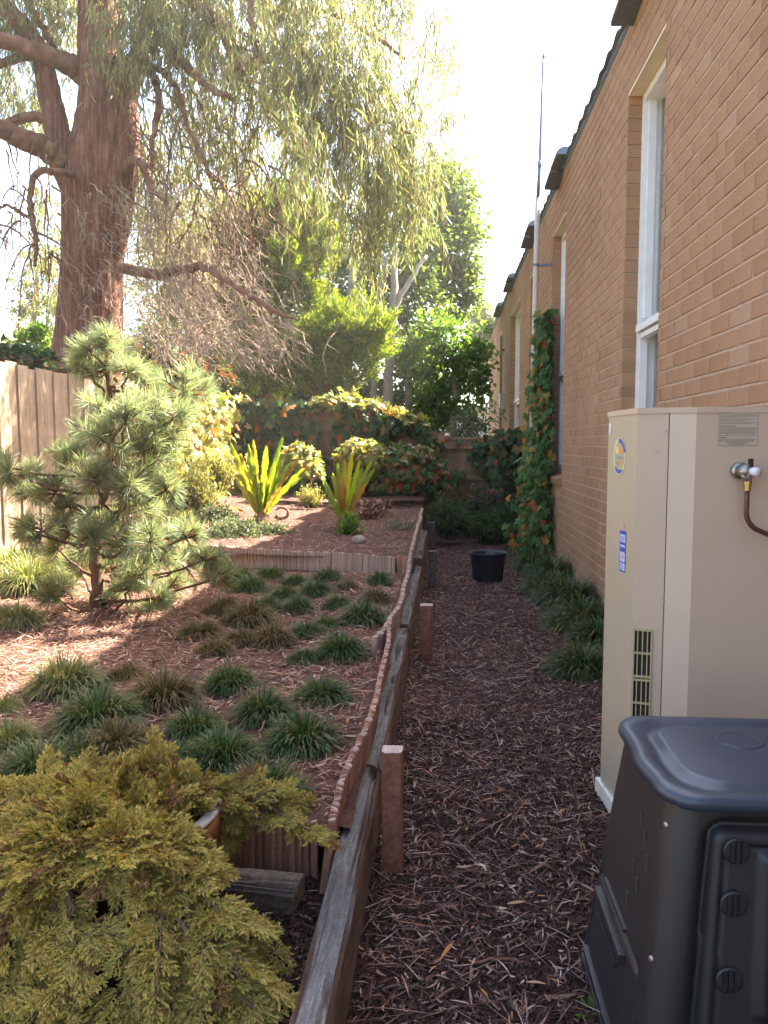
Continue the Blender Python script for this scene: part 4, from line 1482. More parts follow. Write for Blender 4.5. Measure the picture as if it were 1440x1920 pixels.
conifer('tall bushy yellow green conifer with upswept plumes behind the back fence',
        [[(505, 800, 14, 16), (500, 680, 14, 14), (480, 560, 14, 11), (490, 460, 14, 6)], [(500, 690, 14, 9), (450, 620, 13.9, 7), (410, 560, 13.8, 4)], [(495, 620, 14, 8), (560, 560, 14, 5)]],
        [(540, 430, 14, 62), (485, 450, 14, 70), (590, 445, 14, 34), (585, 480, 14, 38), (530, 500, 13.8, 62), (455, 510, 14, 60), (560, 560, 14, 46), (430, 440, 14.2, 40), (475, 580, 14, 60), (540, 400, 14.1, 34), (390, 470, 14.2, 40), (600, 600, 14, 30), (370, 520, 14.1, 44), (345, 575, 14.1, 40), (410, 590, 14, 48), (330, 470, 14.4, 30)])
conifer('lower rounded yellow green conifer right of the taller one',
        [[(600, 830, 13.6, 14), (610, 740, 13.6, 12), (640, 660, 13.6, 9), (665, 610, 13.6, 5)], [(605, 750, 13.6, 9), (560, 690, 13.5, 6), (520, 650, 13.4, 4)]],
        [(665, 610, 13.6, 42), (690, 650, 13.6, 40), (630, 640, 13.6, 44), (650, 680, 13.6, 44), (590, 660, 13.6, 46), (550, 690, 13.6, 46), (705, 625, 13.6, 26), (610, 700, 13.6, 40), (510, 660, 13.8, 50), (480, 700, 13.7, 44)])


# ------------------------------------------------------------------ trees beyond the fence
def leafy(label, trunks, blobs, mat, bark, ln=.11, wd=.085, per=26, npt=46, sub=.26, group='leafy trees beyond the back fence', name='leafy_tree', cat='tree'):
    root = thing(name, label, cat, (0, 0, 0), group)
    tkx = MB()
    for pts in trunks:
        limb(tkx, pts, 9, 5, .015)
    tkx.build('trunk', M[bark], root, True)
    V, F = clumpy([blob(*b) for b in blobs], per, sub, npt, .0, .35, ln, wd)
    link('crown', np_mesh('crown', V, F), LM[mat], root)
    return root


leafy('tall leafy tree with pale slender trunks behind the conifers',
      [[(728, 830, 15.6, 10), (730, 700, 15.6, 9), (735, 600, 15.6, 8), (740, 500, 15.8, 6), (745, 400, 16.5, 3)], [(735, 600, 15.6, 6), (760, 540, 15.7, 5), (800, 480, 16, 3)], [(650, 800, 16, 8), (655, 650, 16, 7), (660, 520, 16, 6), (670, 430, 16.3, 3)], [(700, 800, 15.9, 7), (706, 600, 15.9, 6), (725, 480, 16, 4)]],
      [(720, 490, 17, 70), (660, 530, 17.3, 55), (770, 550, 17, 62), (640, 460, 17.5, 50), (700, 580, 17.4, 60), (650, 610, 17.5, 50), (790, 460, 17, 45), (760, 640, 17.5, 55)], 'decid', 'pale_bark', .10, .075, 20)
leafy('tall rounded leafy tree on the right against the sky',
      [[(800, 830, 18, 10), (810, 700, 18, 8), (830, 560, 18, 6), (850, 430, 18, 3)], [(820, 620, 18, 5), (860, 540, 18, 4), (880, 480, 18, 2)]],
      [(855, 370, 18, 46), (820, 400, 18, 50), (870, 420, 18, 36), (845, 460, 18, 55), (810, 500, 18, 50), (870, 500, 18, 30), (850, 560, 18, 42), (820, 340, 18, 36), (870, 540, 18, 26), (790, 420, 18.3, 44), (770, 360, 18.4, 40), (840, 330, 18.2, 30)], 'decid', 'pale_bark', .10, .08, 27)
leafy('bright green sunlit leafy tree low on the right beyond the fence',
      [[(850, 860, 15.5, 7), (852, 760, 15.5, 6), (850, 660, 15.5, 4)]],
      [(850, 640, 15.5, 46), (880, 680, 15.5, 42), (830, 700, 15.5, 48), (870, 740, 15.5, 44), (830, 760, 15.5, 40), (900, 640, 15.7, 30), (800, 660, 15.7, 36), (895, 720, 15.8, 30), (810, 610, 15.8, 30)], 'bright', 'pale_bark', .09, .07, 22)
leafy('bushy tree standing just behind the vine covered fence, below the tall ones',
      [[(760, 860, 16, 8), (765, 740, 16, 7), (770, 650, 16, 4)]],
      [(770, 720, 16.6, 56), (720, 760, 16.6, 50), (790, 760, 16.2, 50), (770, 660, 16.4, 44), (680, 740, 16.4, 46), (800, 800, 15.8, 40)], 'decid', 'pale_bark', .09, .07, 26)
leafy('dark evergreen tree behind the conifer trunks on the left',
      [[(470, 860, 16.5, 12), (475, 740, 16.5, 10), (480, 640, 16.5, 6)]],
      [(430, 720, 16.6, 60), (500, 740, 16.6, 70), (570, 740, 16.6, 60), (620, 750, 16.4, 50), (400, 660, 16.8, 60), (350, 690, 16.8, 56), (520, 660, 17, 60), (300, 650, 17, 50), (450, 610, 17.2, 50)], 'dark', 'pale_bark', .11, .08, 30)
leafy('hazy pale green tree far behind the gum trunk and dead twigs',
      [[(330, 860, 22, 9), (335, 640, 22, 7), (345, 470, 22, 4)]],
      [(300, 470, 22, 44), (360, 430, 22, 50), (270, 540, 22, 44), (340, 540, 22, 50), (400, 520, 22, 40), (300, 610, 22, 46), (380, 600, 22, 46), (250, 400, 22.5, 34), (420, 380, 22.5, 40)], 'gum', 'pale_bark', .14, .06, 9)
leafy('hazy pale green tree far behind the left limbs of the gum',
      [[(60, 860, 21, 8), (62, 640, 21, 6), (70, 500, 21, 3)]],
      [(70, 500, 21, 34), (40, 560, 21, 34), (90, 570, 21, 38), (60, 630, 21, 40), (110, 450, 21.5, 30)], 'gum', 'pale_bark', .14, .06, 9)
leafy('small hazy tree far away beside the end of the brick wall',
      [[(905, 860, 34, 4), (905, 680, 34, 3), (907, 600, 34, 2)]],
      [(905, 590, 34, 20), (895, 610, 34, 20), (920, 610, 34, 22), (905, 640, 34, 26), (890, 680, 34, 26), (918, 690, 34, 22)], 'gum', 'pale_bark', .22, .12, 10)
leafy('grey green shrub standing behind the low end of the fence',
      [[(885, 860, 14.2, 5), (885, 790, 14.2, 4)]],
      [(880, 800, 14.2, 36), (905, 785, 14.4, 30), (860, 815, 14.2, 26)], 'cover', 'pale_bark', .07, .03, 40, group='shrubs beyond the fences', name='leafy_shrub', cat='shrub')
leafy('bright bush seen over the left fence beside the gum trunk',
      [[(50, 760, 11, 8), (50, 690, 11, 6)]],
      [(40, 650, 11, 30), (80, 640, 11.2, 34), (10, 665, 11, 26)], 'bright', 'pale_bark', .08, .05, 60, group='shrubs beyond the fences', name='leafy_shrub', cat='shrub')
leafy('dark creeper bush spilling along the top of the left fence',
      [[(20, 780, 8.6, 8), (40, 700, 8.6, 5)]],
      [(15, 672, 8.4, 26), (55, 676, 8.9, 24), (90, 684, 9.4, 20), (-15, 665, 8, 26)], 'vine_dark', 'pale_bark', .085, .07, 90, 40, group='shrubs beyond the fences', name='leafy_shrub', cat='shrub')
leafy('dark shrub with reddish leaves behind the fence under the dead twigs',
      [[(330, 800, 11.8, 8), (335, 700, 11.8, 5)]],
      [(330, 690, 11.8, 34), (280, 690, 11.6, 34), (390, 700, 12.2, 34), (240, 670, 11.6, 30)], 'vine_red', 'pale_bark', .085, .07, 60, group='shrubs beyond the fences', name='leafy_shrub', cat='shrub')

# houses that show between the trees
nh = thing('neighbour_house', 'pale house with tiled roof glimpsed over the left fence', 'house', (-19, 27, 0))
MB().box((0, 0, 2), (14, 8, 4.1)).build('wall', M['render'], nh)
rf = MB()
rf.add(np.array([[-7.5, -4.6, 3.9], [7.5, -4.6, 3.9], [7.5, 4.6, 3.9], [-7.5, 4.6, 3.9], [-4, 0, 5.9], [4, 0, 5.9]]), [np.array([[0, 1, 5, 4], [2, 3, 4, 5], [3, 2, 1, 0]]), np.array([[1, 2, 5], [3, 0, 4]])])
rf.build('roof', M['terracotta'], nh)
sh = thing('garden_shed', 'low pale shed with flat roof beyond the right trees', 'shed', (1.2, 27, 0))
MB().box((0, 0, 1.1), (3.4, 3, 2.6)).build('wall', M['render'], sh)
MB().box((0, -.1, 2.46), (3.8, 3.4, .12)).build('roof', M['white_metal'], sh)

# ------------------------------------------------------------------ vines
ivy_me = {}


def ivy_leaf_mesh(mat):
    if mat not in ivy_me:
        lst = []
        for s in range(4):
            V = IVYV.copy()
            V[:, 2] += rng.normal(0, .03, len(V))
            V[:, 0] *= 1 + rng.normal(0, .08)
            me = np_mesh('leaf', V, [IVY[1]])
            me.materials.append(LM[mat])
            lst.append(me)
        ivy_me[mat] = lst
    return ivy_me[mat]


def vine(name, label, cat, P, Nn, mat, size=(.08, .13), singles=120, stems=None, group=None, droop=.9):
    """leaves at P facing Nn; those nearest the eye and least covered become single leaf parts, the rest one mass"""
    root = thing(name, label, cat, (0, 0, 0), group)
    n = len(P)
    D = unit(np.array([0, 0, -droop]) + rng.normal(0, .45, (n, 3)) + Nn * .25)
    U = unit(Nn + rng.normal(0, .38, (n, 3)))
    S = rng.uniform(size[0], size[1], n)
    Mx = frames(D, U)
    front = (P * Nn).sum(1)
    first = np.argsort(-front)[:int(n * .5)]
    rng.shuffle(first)
    first = set(first[:singles].tolist())
    mes = ivy_leaf_mesh(mat)
    keep = np.array([i not in first for i in range(n)])
    V, F = scatter(IVY[0], IVY[1], Mx[keep], P[keep], np.repeat(S[keep][:, None], 3, 1))
    tag(link('foliage', np_mesh('foliage', V, F), LM[mat], root), kind='stuff')
    for i in sorted(first):
        o = link('leaf', mes[i % 4], None, root)
        o.matrix_local = Matrix.Translation(P[i]) @ Matrix(Mx[i].tolist()).to_4x4() @ Matrix.Scale(S[i], 4)
    if stems:
        sm = MB()
        for s in stems:
            sm.tube(wiggle(np.array(s), 5, .012), .008, 5)
        sm.build('stem', M['stick'], root)
    return root


def plane_pts(n, fx, fy, fz, dens=None):
    u = rng.random((n, 3))
    P = np.stack([fx(u), fy(u), fz(u)], 1)
    return P if dens is None else P[dens(P)]


# wall vine climbing pole and window surround
n = 2900
zz = rng.random(n) ** 1.25 * 2.78
wd_ = np.interp(zz, [0, .5, 1.2, 1.7, 2.2, 2.75], [.55, .52, .42, .30, .24, .14])
yc = np.interp(zz, [0, .8, 1.6, 2.75], [9.35, 9.35, 9.3, 9.25])
P = np.stack([np.full(n, 1.22) - np.abs(rng.normal(0, .10, n)) * np.interp(zz, [0, 1.2, 2.75], [1.5, 1.05, .65]), yc + rng.normal(0, .5, n) * wd_, zz + .02], 1)
gap = np.array([mnoise.noise(Vector((p[1] * 4, p[2] * 4, 2))) for p in P]) > -.28
P = P[gap]
vine('wall_vine', 'green climbing vine with orange leaves on brick wall around the pole', 'vine', P, np.tile(unit(np.array([-.75, -.6, .2])), (len(P), 1)), 'vine', (.060, .105), 280,
     [[(1.15, 9.4, 0), (1.18, 9.3, .8), (1.2, 9.35, 1.6), (1.21, 9.3, 2.5)], [(1.1, 9.5, 0), (1.16, 9.6, .6), (1.2, 9.7, 1.3)]])
# vine where the back fence meets the wall
n = 420
P = np.stack([rng.normal(1.0, .16, n).clip(.55, 1.2), rng.normal(12.2, .22, n), rng.uniform(.35, 1.55, n)], 1)
vine('fence_vine', 'vine clump in the corner of brick wall and back fence', 'vine', P, np.tile(unit(np.array([-.35, -1, .15])), (len(P), 1)), 'vine_dark', (.09, .14), 60, None, 'vines on the back fence')
# curtain of vine over the back fence
n = 2600
X = rng.uniform(-3.4, -.2, n)
tops = np.interp(X, [-3.4, -2.4, -1.5, -.9, -.2], [1.98, 1.96, 1.92, 1.80, 1.55])
Z = tops - rng.random(n) ** 1.2 * (tops - .45) + .05
P = np.stack([X, FBY - .10 - np.abs(rng.normal(0, .12, n)), Z], 1)
gap = np.array([mnoise.noise(Vector((p[0] * 2.5, p[2] * 2.5, 7))) for p in P]) > -.22
P = P[gap]
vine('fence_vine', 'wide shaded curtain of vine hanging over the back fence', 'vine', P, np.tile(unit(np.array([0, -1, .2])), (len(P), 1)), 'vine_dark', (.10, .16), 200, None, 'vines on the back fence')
# sunlit crest along its top
n = 520
X = rng.uniform(-1.95, -.25, n)
P = np.stack([X, FBY - .12 + rng.normal(0, .13, n), np.interp(X, [-1.95, -1.5, -.9, -.25], [1.88, 1.94, 1.80, 1.55]) + np.abs(rng.normal(0, .07, n))], 1)
vine('fence_vine', 'sunlit yellowing crest of vine along the top of the back fence', 'vine', P, np.tile(unit(np.array([.3, -.35, .9])), (len(P), 1)), 'vine_lit', (.09, .14), 70, None, 'vines on the back fence', .3)
# vine on the right part of the fence, with bare palings between
n = 260
X = rng.uniform(-.2, .75, n)
P = np.stack([X, FBY - .09 - np.abs(rng.normal(0, .06, n)), 1.40 - rng.random(n) ** 1.4 * .85], 1)
gap = np.array([mnoise.noise(Vector((p[0] * 4, p[2] * 3, 17))) for p in P]) > .02
P = P[gap]
vine('fence_vine', 'thin trails of vine on the bare brown palings at right', 'vine', P, np.tile(unit(np.array([0, -1, .2])), (len(P), 1)), 'vine_dark', (.09, .14), 60, None, 'vines on the back fence')
# bright vine on the far stretch of the left fence
n = 1300
Yv = rng.uniform(8.9, 12.4, n)
tz = np.interp(Yv, [8.9, 9.8, 11.0, 12.4], [1.3, 1.85, 2.08, 2.05])
Z = .5 + rng.random(n) ** .8 * (tz - .5)
P = np.stack([FLX + .05 + np.abs(rng.normal(0, .16, n)), Yv, Z], 1)
vine('fence_vine', 'dazzling sunlit golden vine covering the far left fence', 'vine', P, np.tile(unit(np.array([.9, -.45, .35])), (len(P), 1)), 'vine_lit', (.09, .14), 150, None, 'vines on the left fence')


def mound(label, a, b, Yd, rx, rz, n, mat, singles, leafs=(.07, .11)):
    c = on_y(a, b, Yd)
    r = np.array([rx / FPX * Yd, rx / FPX * Yd * .9, rz / FPX * Yd])
    d = rand_dirs(n)
    d[:, 2] = np.abs(d[:, 2]) * 1.1 - .3
    d = unit(d)
    P = c + d * r * rng.uniform(.78, 1.06, (n, 1))
    vine('vine_mound', label, 'vine', P, unit(d + [0, -.2, .3]), mat, leafs, singles, None, 'mounds of vine in front of the back fence', .5)


mound('pale sunlit mound of vine behind the left strap fern', 560, 878, 11.0, 42, 46, 560, 'vine_lit', 60)
mound('sunlit reddish mound of vine behind the right strap fern', 680, 860, 10.9, 48, 36, 520, 'vine_lit', 60)
mound('dark mound of vine with red and orange leaves beside the path end', 768, 895, 11.0, 64, 60, 900, 'vine_red', 120, (.08, .13))

# ------------------------------------------------------------------ low shrubs at the end of the path
def low_shrub(label, a, b, Yd, rx, rz, n, mat, ln=.045, wd=.024, name='low_shrub', group='low shrubs at the end of the path', cat='shrub'):
    c = on_y(a, b, Yd)
    r = np.array([rx / FPX * Yd, rx / FPX * Yd * .8, rz / FPX * Yd])
    root = thing(name, label, cat, (c[0], c[1], 0), group)
    k = n // 14
    d = rand_dirs(k)
    d[:, 2] = np.abs(d[:, 2])
    tips = d * r * rng.uniform(.5, 1.05, (k, 1))
    stx = MB()
    Ps, Ds = [], []
    zc = c[2]
    for t in tips:
        base = np.array([t[0] * .3, t[1] * .3, -r[2] * .6])
        u = rng.random(14)[:, None] * .75 + .25
        P = base + (t - base) * u + rng.normal(0, .018, (14, 3))
        Ps.append(P)
        Ds.append(unit(unit(t - base) * .7 + rng.normal(0, .7, (14, 3)) + [0, 0, .2]))
        if random.random() < .35:
            stx.tube(np.stack([base, (base + t) / 2 + [0, 0, .02], t]), [.003, .0025, .0015], 3, False)
    P, D = np.concatenate(Ps) + [0, 0, zc], np.concatenate(Ds)
    V, F = leaf_cloud(P, D, unit(np.array([0, 0, 1]) + rng.normal(0, .5, (len(P), 3))), ln, wd)
    link('foliage', np_mesh('foliage', V, F), LM[mat], root)
    if stx.n:
        stx.build('stem', M['stick'], root, loc=(0, 0, zc))
    return root


low_shrub('dark green creeping shrub hugging the far end of the sleepers', 842, 982, 10.4, 54, 52, 4200, 'dark')
low_shrub('dark green creeping shrub behind the black pot', 925, 996, 10.6, 56, 42, 3600, 'dark')
low_shrub('tall dark shrub between black pot and wall vine', 962, 975, 10.6, 40, 50, 2400, 'dark')
low_shrub('mid green leafy shrub at the very foot of the wall vine', 985, 1010, 10.0, 44, 40, 2600, 'vine_dark', .05, .035)
low_shrub('mid green rounded shrub in the fence corner behind the pot', 895, 968, 11.4, 50, 40, 2400, 'vine_dark', .05, .035)
low_shrub('brownish half dead shrub behind the black pot at the fence foot', 912, 945, 11.6, 44, 34, 1100, 'dead', .06, .02)
low_shrub('purplish withered shrub at the foot of the brown fence', 860, 940, 11.9, 44, 34, 1100, 'vine_red', .06, .03)

# clumps along the wall base
def clump_mesh(seed, n=260, R=.16, H=.12, w=.0045, lean=1.0):
    r = np.random.default_rng(seed)
    az = r.uniform(0, 2 * math.pi, n)
    b0 = np.sqrt(r.uniform(0, .72, n)) * R
    ba = az + r.normal(0, .5, n)
    L = r.uniform(.5, 1.05, n) * math.hypot(R, H) * .62 * (1.1 - .45 * (b0 / R) ** 2)
    le = (r.uniform(.05, .55, n) + b0 / R * .55) * lean
    t = np.linspace(0, 1, 6)[None]
    out_ = L[:, None] * (np.sin(le)[:, None] * t + .34 * t ** 2)
    up = L[:, None] * (np.cos(le)[:, None] * t - (.34 + .42 * np.sin(le)[:, None]) * t ** 2.2)
    cx, cy = np.cos(az), np.sin(az)
    X_ = (np.cos(ba) * b0)[:, None] + cx[:, None] * out_
    Y_ = (np.sin(ba) * b0)[:, None] + cy[:, None] * out_
    ww = w * r.uniform(.7, 1.3, n)[:, None] * (1 - t ** 2 * .92)
    px_, py_ = -cy[:, None] * ww, cx[:, None] * ww
    A = np.stack([X_ + px_, Y_ + py_, up], -1)
    B = np.stack([X_ - px_, Y_ - py_, up], -1)
    V = np.stack([A, B], 2).reshape(-1, 3)
    base = (np.arange(n) * 12)[:, None] + (np.arange(5) * 2)[None]
    base = base.ravel()
    return V, np.stack([base, base + 1, base + 3, base + 2], 1)


def clump_protos(mat, **kw):
    out_ = []
    for s in range(4):
        me = np_mesh('grass_clump', *clump_mesh(100 + s, **kw))
        me.materials.append(LM[mat])
        out_.append(me)
    return out_


CP = {k: clump_protos(k, n=1000, H=.20) for k in ('mondo', 'mondo_brown', 'mondo_lit')}
CPD = clump_protos('dead', n=36, R=.10, H=.26, w=.0035, lean=.55)
ci = 0


def clump(label, a, b, wpx, mat='mondo', hs=1.0, group='grass clumps in the mulched bed', z=None, protos=None, cat='grass clump', name='grass_clump'):
    """a, b: where the clump meets the ground in the photo; wpx: its width there"""
    global ci
    zz = .3
    for _ in range(4):
        q_ = on_z(a, b, zz)
        zz = bed_z(q_[0], q_[1]) if z is None else z
    q_ = on_z(a, b, zz)
    s = wpx / FPX * q_[1] / (.34 if protos is None else .36)
    o = link(name, (protos or CP[mat])[ci % 4], None, None, (q_[0], q_[1], zz - .01))
    o.scale = (s, s, s * hs * (2.1 if protos is None else 1))
    o.rotation_euler = (0, 0, ci * 2.4)
    tag(o, label, cat, group)
    ci += 1
    return o


for lab, a, b, w, mat in (
        ('largest dark grass clump near the log edging, front right of the bed', 568, 1398, 128, 'mondo'),
        ('rounded grass clump in the middle of the bed, behind the largest right one', 495, 1345, 104, 'mondo'),
        ('browning grass clump with dry leaves beside the leaning edging roll', 605, 1312, 98, 'mondo'),
        ('rounded grass clump in mid bed left of the centre clump', 365, 1375, 104, 'mondo'),
        ('wide bluish grass clump directly behind the juniper tips', 418, 1432, 140, 'mondo'),
        ('big dark grass clump touching the juniper, rightmost of the front ones', 498, 1502, 150, 'mondo'),
        ('dark grass clump just behind the pale pot rim', 272, 1470, 130, 'mondo'),
        ('dark grass clump at the left picture edge behind the juniper', 72, 1456, 150, 'mondo'),
        ('brownish grass clump second from the left behind the juniper', 215, 1408, 132, 'mondo_brown'),
        ('large grass clump with a sunlit left edge', 185, 1358, 150, 'mondo'),
        ('broad brownish grass clump in mid bed with dry stalks', 305, 1318, 132, 'mondo_brown'),
        ('small grass clump in mid bed below the bare curved stalk', 432, 1292, 92, 'mondo'),
        ('flat green grass clump in front of dead stalks near the sleepers', 640, 1232, 90, 'mondo'),
        ('brownish flat grass clump in the centre of the bed', 510, 1208, 80, 'mondo_brown'),
        ('wide olive grass clump left of centre below the terrace', 468, 1170, 90, 'mondo_brown'),
        ('spreading grass clump with a dry straw across it', 682, 1166, 84, 'mondo'),
        ('small round grass clump beside the spreading straw clump', 634, 1138, 52, 'mondo'),
        ('grass clump with yellow dry blades, near the terrace corner', 704, 1128, 54, 'mondo_brown'),
        ('round dark grass clump against the bleached border at right', 711, 1096, 48, 'mondo'),
        ('dark grass clump in the third row below the terrace', 560, 1146, 60, 'mondo'),
        ('low wide grass clump in the second row below the terrace', 592, 1114, 62, 'mondo'),
        ('small browned grass clump below the bleached border', 652, 1104, 44, 'mondo_brown'),
        ('low grass clump touching the middle of the bleached border', 614, 1088, 56, 'mondo'),
        ('small dark grass clump left of the border middle', 552, 1094, 48, 'mondo'),
        ('low grass clump below the left part of the border', 506, 1084, 60, 'mondo'),
        ('half shaded grass clump at the tip of the pine branch', 470, 1106, 66, 'mondo'),
        ('dark grass clump in the second row left of centre', 536, 1120, 56, 'mondo'),
        ('dull brown grass clump right of the pine foot', 404, 1226, 66, 'mondo_brown'),
        ('rusty brown grass clump under the right pine branches', 376, 1192, 76, 'mondo_brown'),
        ('brown grass clump shaded by the low pine branch', 420, 1150, 70, 'mondo_brown'),
        ('dark grass clump squeezed between the wide olive one and the border rows', 500, 1142, 56, 'mondo'),
        ('dark green grass clump right of the centre brownish one', 575, 1190, 66, 'mondo'),
        ('small dull grass clump between the centre and the wide olive clump', 450, 1204, 60, 'mondo_brown'),
        ('small dark grass clump left of the straw topped clump', 612, 1176, 52, 'mondo'),
        ('dark grass clump left of the flat green one near the sleepers', 572, 1240, 62, 'mondo'),
        ('dark grass clump second from the left picture edge behind the juniper', 150, 1432, 110, 'mondo'),
        ('dark low grass clump behind the juniper crown, left of the bluish one', 330, 1432, 100, 'mondo'),
        ('small dark grass clump left of the dead stalks near the pine foot', 236, 1272, 74, 'mondo_brown')):
    clump(lab, a, b, w, mat, random.uniform(.9, 1.2))
for lab, a, b, w in (
        ('sunlit pale grass clump with upright blades left of the bed', 122, 1296, 132),
        ('sunlit yellowish grass clump at the left picture edge', 14, 1400, 110),
        ('sunlit small pale clump at the left edge below the fence', 30, 1172, 90),
        ('sunlit pale clump spreading left of the pine trunk', 60, 1108, 130),
        ('sunlit pale clump close to the left fence board', 20, 1078, 110),
        ('sunlit pale clump between pine trunk and fence', 120, 1080, 100),
        ('sunlit pale clump behind the right pine branch at the border', 445, 1092, 70),
        ('upright pale blades at the left edge beside the sunny mulch', 8, 1330, 60)):
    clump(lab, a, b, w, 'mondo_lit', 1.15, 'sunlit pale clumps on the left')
for lab, a, b, w in (
        ('thin dead stalks standing in front of the centre grass clump', 560, 1250, 60),
        ('dark dead stalks near the pine foot', 285, 1245, 90),
        ('dead twiggy stalks between pine and bed centre', 350, 1240, 60),
        ('dead stalks in front of the straw topped clump', 605, 1180, 44),
        ('thin dead stalks below the flat green clump', 660, 1285, 40),
        ('dead stalks in mid bed beside the curved bare stalk', 420, 1260, 50),
        ('short dead stalks near the middle of the sleepers', 690, 1250, 40)):
    clump(lab, a, b, w, None, 1.0, 'dead stalks in the bed', None, CPD, 'dead plant', 'dead_stalks')
for lab, a, b, w in (
        ('dark strappy clump at the wall foot nearest the vine', 1003, 1068, 56),
        ('dark strappy clump second from the vine along the wall', 1036, 1085, 66),
        ('dark strappy clump at the path side of the wall row', 1028, 1112, 66),
        ('thick dark strappy clump in the middle of the wall row', 1066, 1135, 84),
        ('dark strappy clump with dry blades near the heater', 1092, 1178, 92),
        ('small dark strappy clump against the heater side', 1118, 1205, 70),
        ('lone dark strappy clump nearest the camera by the heater', 1092, 1262, 84)):
    clump(lab, a, b, w * 1.4, 'mondo', 1.0, 'strappy clumps along the house wall', 0.0)

# ------------------------------------------------------------------ terrace plants
def frond_mesh(L, w, mat, bend, seed):
    r = np.random.default_rng(seed)
    t = np.linspace(0, 1, 33)
    wid = w * np.minimum(1, (t + .12) * 1.6) * np.minimum(1, ((1 - t) * 5 + .02)) ** .5 * (1 + .26 * (np.arange(33) % 2 - .5) + r.normal(0, .08, 33)) + .004
    wid[-1] = .003
    y = L * (t - .14 * bend * t ** 3)
    zc = -L * bend * .62 * t ** 2.2
    wav = .012 * np.sin(t * 30 + seed)
    V = np.concatenate([np.stack([-wid / 2, y + 0 * t, zc + .016 + wav], 1), np.stack([0 * t, y, zc], 1), np.stack([wid / 2, y, zc + .016 - wav], 1)])
    i = np.arange(32)
    me = np_mesh('frond', V, np.concatenate([np.stack([i, i + 33, i + 34, i + 1], 1), np.stack([i + 33, i + 66, i + 67, i + 34], 1)]), True)
    me.materials.append(LM[mat])
    return me


def strap_fern(label, a, b, fronds, brown=()):
    q_ = on_z(a, b, .50)
    q_[2] = bed_z(q_[0], q_[1])
    root = thing('strap_fern', label, 'fern', q_, 'strap ferns on the terrace')
    xs_, ys_ = [f[0] for f in fronds], [f[1] for f in fronds]
    extra = [(random.uniform(min(xs_), max(xs_)), random.uniform(min(ys_) + 12, min(ys_) + 60), random.uniform(.2, .6)) for _ in range(5)]
    for k, (tx, ty, bend) in enumerate(list(fronds) + extra):
        tip = on_y(tx, ty, q_[1] + random.uniform(-.35, .15))
        v = tip - q_
        L = np.linalg.norm(v) * 1.04
        me = frond_mesh(L, random.uniform(.042, .058), 'fern_brown' if k in brown else 'fern', bend, 5 + k)
        lift = unit(v) + np.array([0, 0, .34 * bend])
        side = unit(np.cross(lift, np.array([0, 0, 1.0])))
        upv = np.array([-lift[0] * .3, 1.0 * (-1 if True else 1), .35])
        R = frames(unit(lift)[None], upv[None])[0]
        o = link('frond', me, None, root)
        o.matrix_local = Matrix.Translation((v * .03).tolist()) @ Matrix(R.tolist()).to_4x4()
    bs = MB()
    bs.tube([(0, 0, -.03), (0, 0, .05), (0, 0, .11)], [.09, .085, .05], 10)
    bs.build('base', M['stick_red'], root)
    return root


strap_fern('large glowing strap fern, left one on the terrace', 490, 972,
           [(428, 842, .35), (447, 858, .3), (464, 838, .15), (474, 832, .1), (500, 850, .05), (497, 845, .1), (526, 826, .15), (512, 868, .2), (540, 868, .3), (555, 858, .35), (566, 888, .55), (545, 905, .5), (440, 905, .55), (520, 920, .4)], (9, 13))
strap_fern('smaller glowing strap fern, right one on the terrace', 645, 978,
           [(604, 900, .3), (622, 888, .25), (632, 895, .5), (658, 858, .1), (640, 905, .2), (672, 872, .1), (692, 872, .2), (700, 880, .25), (610, 930, .5), (680, 915, .3)], (4, 9))
# long arching pale frond left of the ferns
q_ = on_z(430, 990, .5)
o = link('fallen_frond', frond_mesh(.75, .07, 'fern_brown', .5, 91), None, None, on_y(455, 962, 8.9))
o.rotation_euler = (math.radians(22), 0, math.radians(74))
tag(o, 'pale arching frond leaning out left of the large strap fern', 'fern frond')
# curled dry frond at the foot of the left fern
cl = MB()
c = on_y(528, 962, 8.6)
A = np.linspace(math.radians(-150), math.radians(150), 14)
cl.tube(np.stack([c[0] + np.cos(A) * .075, np.full(14, c[1]) + A * .01, c[2] + .0 + np.sin(A) * .06], 1), np.linspace(.022, .010, 14), 7)
tag(cl.build('curled_frond', M['stick_red'], None, True), 'curled rust brown dry frond beside the left strap fern', 'dry frond')

for lab, a, b, Yd, rx, rz, n, mat, ln, wd in (
        ('grey green mat of ground cover spreading in front of left fern', 440, 1010, 7.3, 84, 46, 6500, 'cover', .035, .016),
        ('pale grey green ground cover at the terrace edge below fern', 505, 1008, 7.5, 52, 36, 2800, 'cover', .035, .016),
        ('pale grey green ground cover between fern and left shrubs', 410, 975, 8.4, 50, 36, 2400, 'cover', .04, .016),
        ('sunlit ferny yellow shrub behind the pine', 360, 930, 8.8, 62, 70, 3600, 'yellow_shrub', .06, .02),
        ('bright yellow shrub between pine and left fern', 405, 890, 9.6, 46, 56, 2600, 'yellow_shrub', .06, .02),
        ('bleached low shrub at the foot of the sunny fence', 330, 990, 8.2, 56, 40, 2200, 'yellow_shrub', .05, .018),
        ('round dry yellow shrub between the two strap ferns', 580, 935, 10.0, 30, 30, 1500, 'yellow_shrub', .035, .012),
        ('small upright leafy plant in front of the right fern', 655, 995, 7.6, 22, 40, 420, 'bright', .06, .03),
        ('wispy dry tuft near the far end of the terrace edging', 748, 1000, 8.0, 30, 30, 500, 'cover', .06, .010),
        ('small brown dried plant right of the right fern', 715, 955, 9.4, 24, 18, 300, 'litter_bed', .06, .03),
        ('brown withered clump under the right fern', 690, 970, 9.0, 26, 26, 320, 'litter_bed', .08, .04)):
    low_shrub(lab, a, b, Yd, rx, rz, n, mat, ln, wd, 'terrace_plant', 'small plants on the terrace', 'plant')


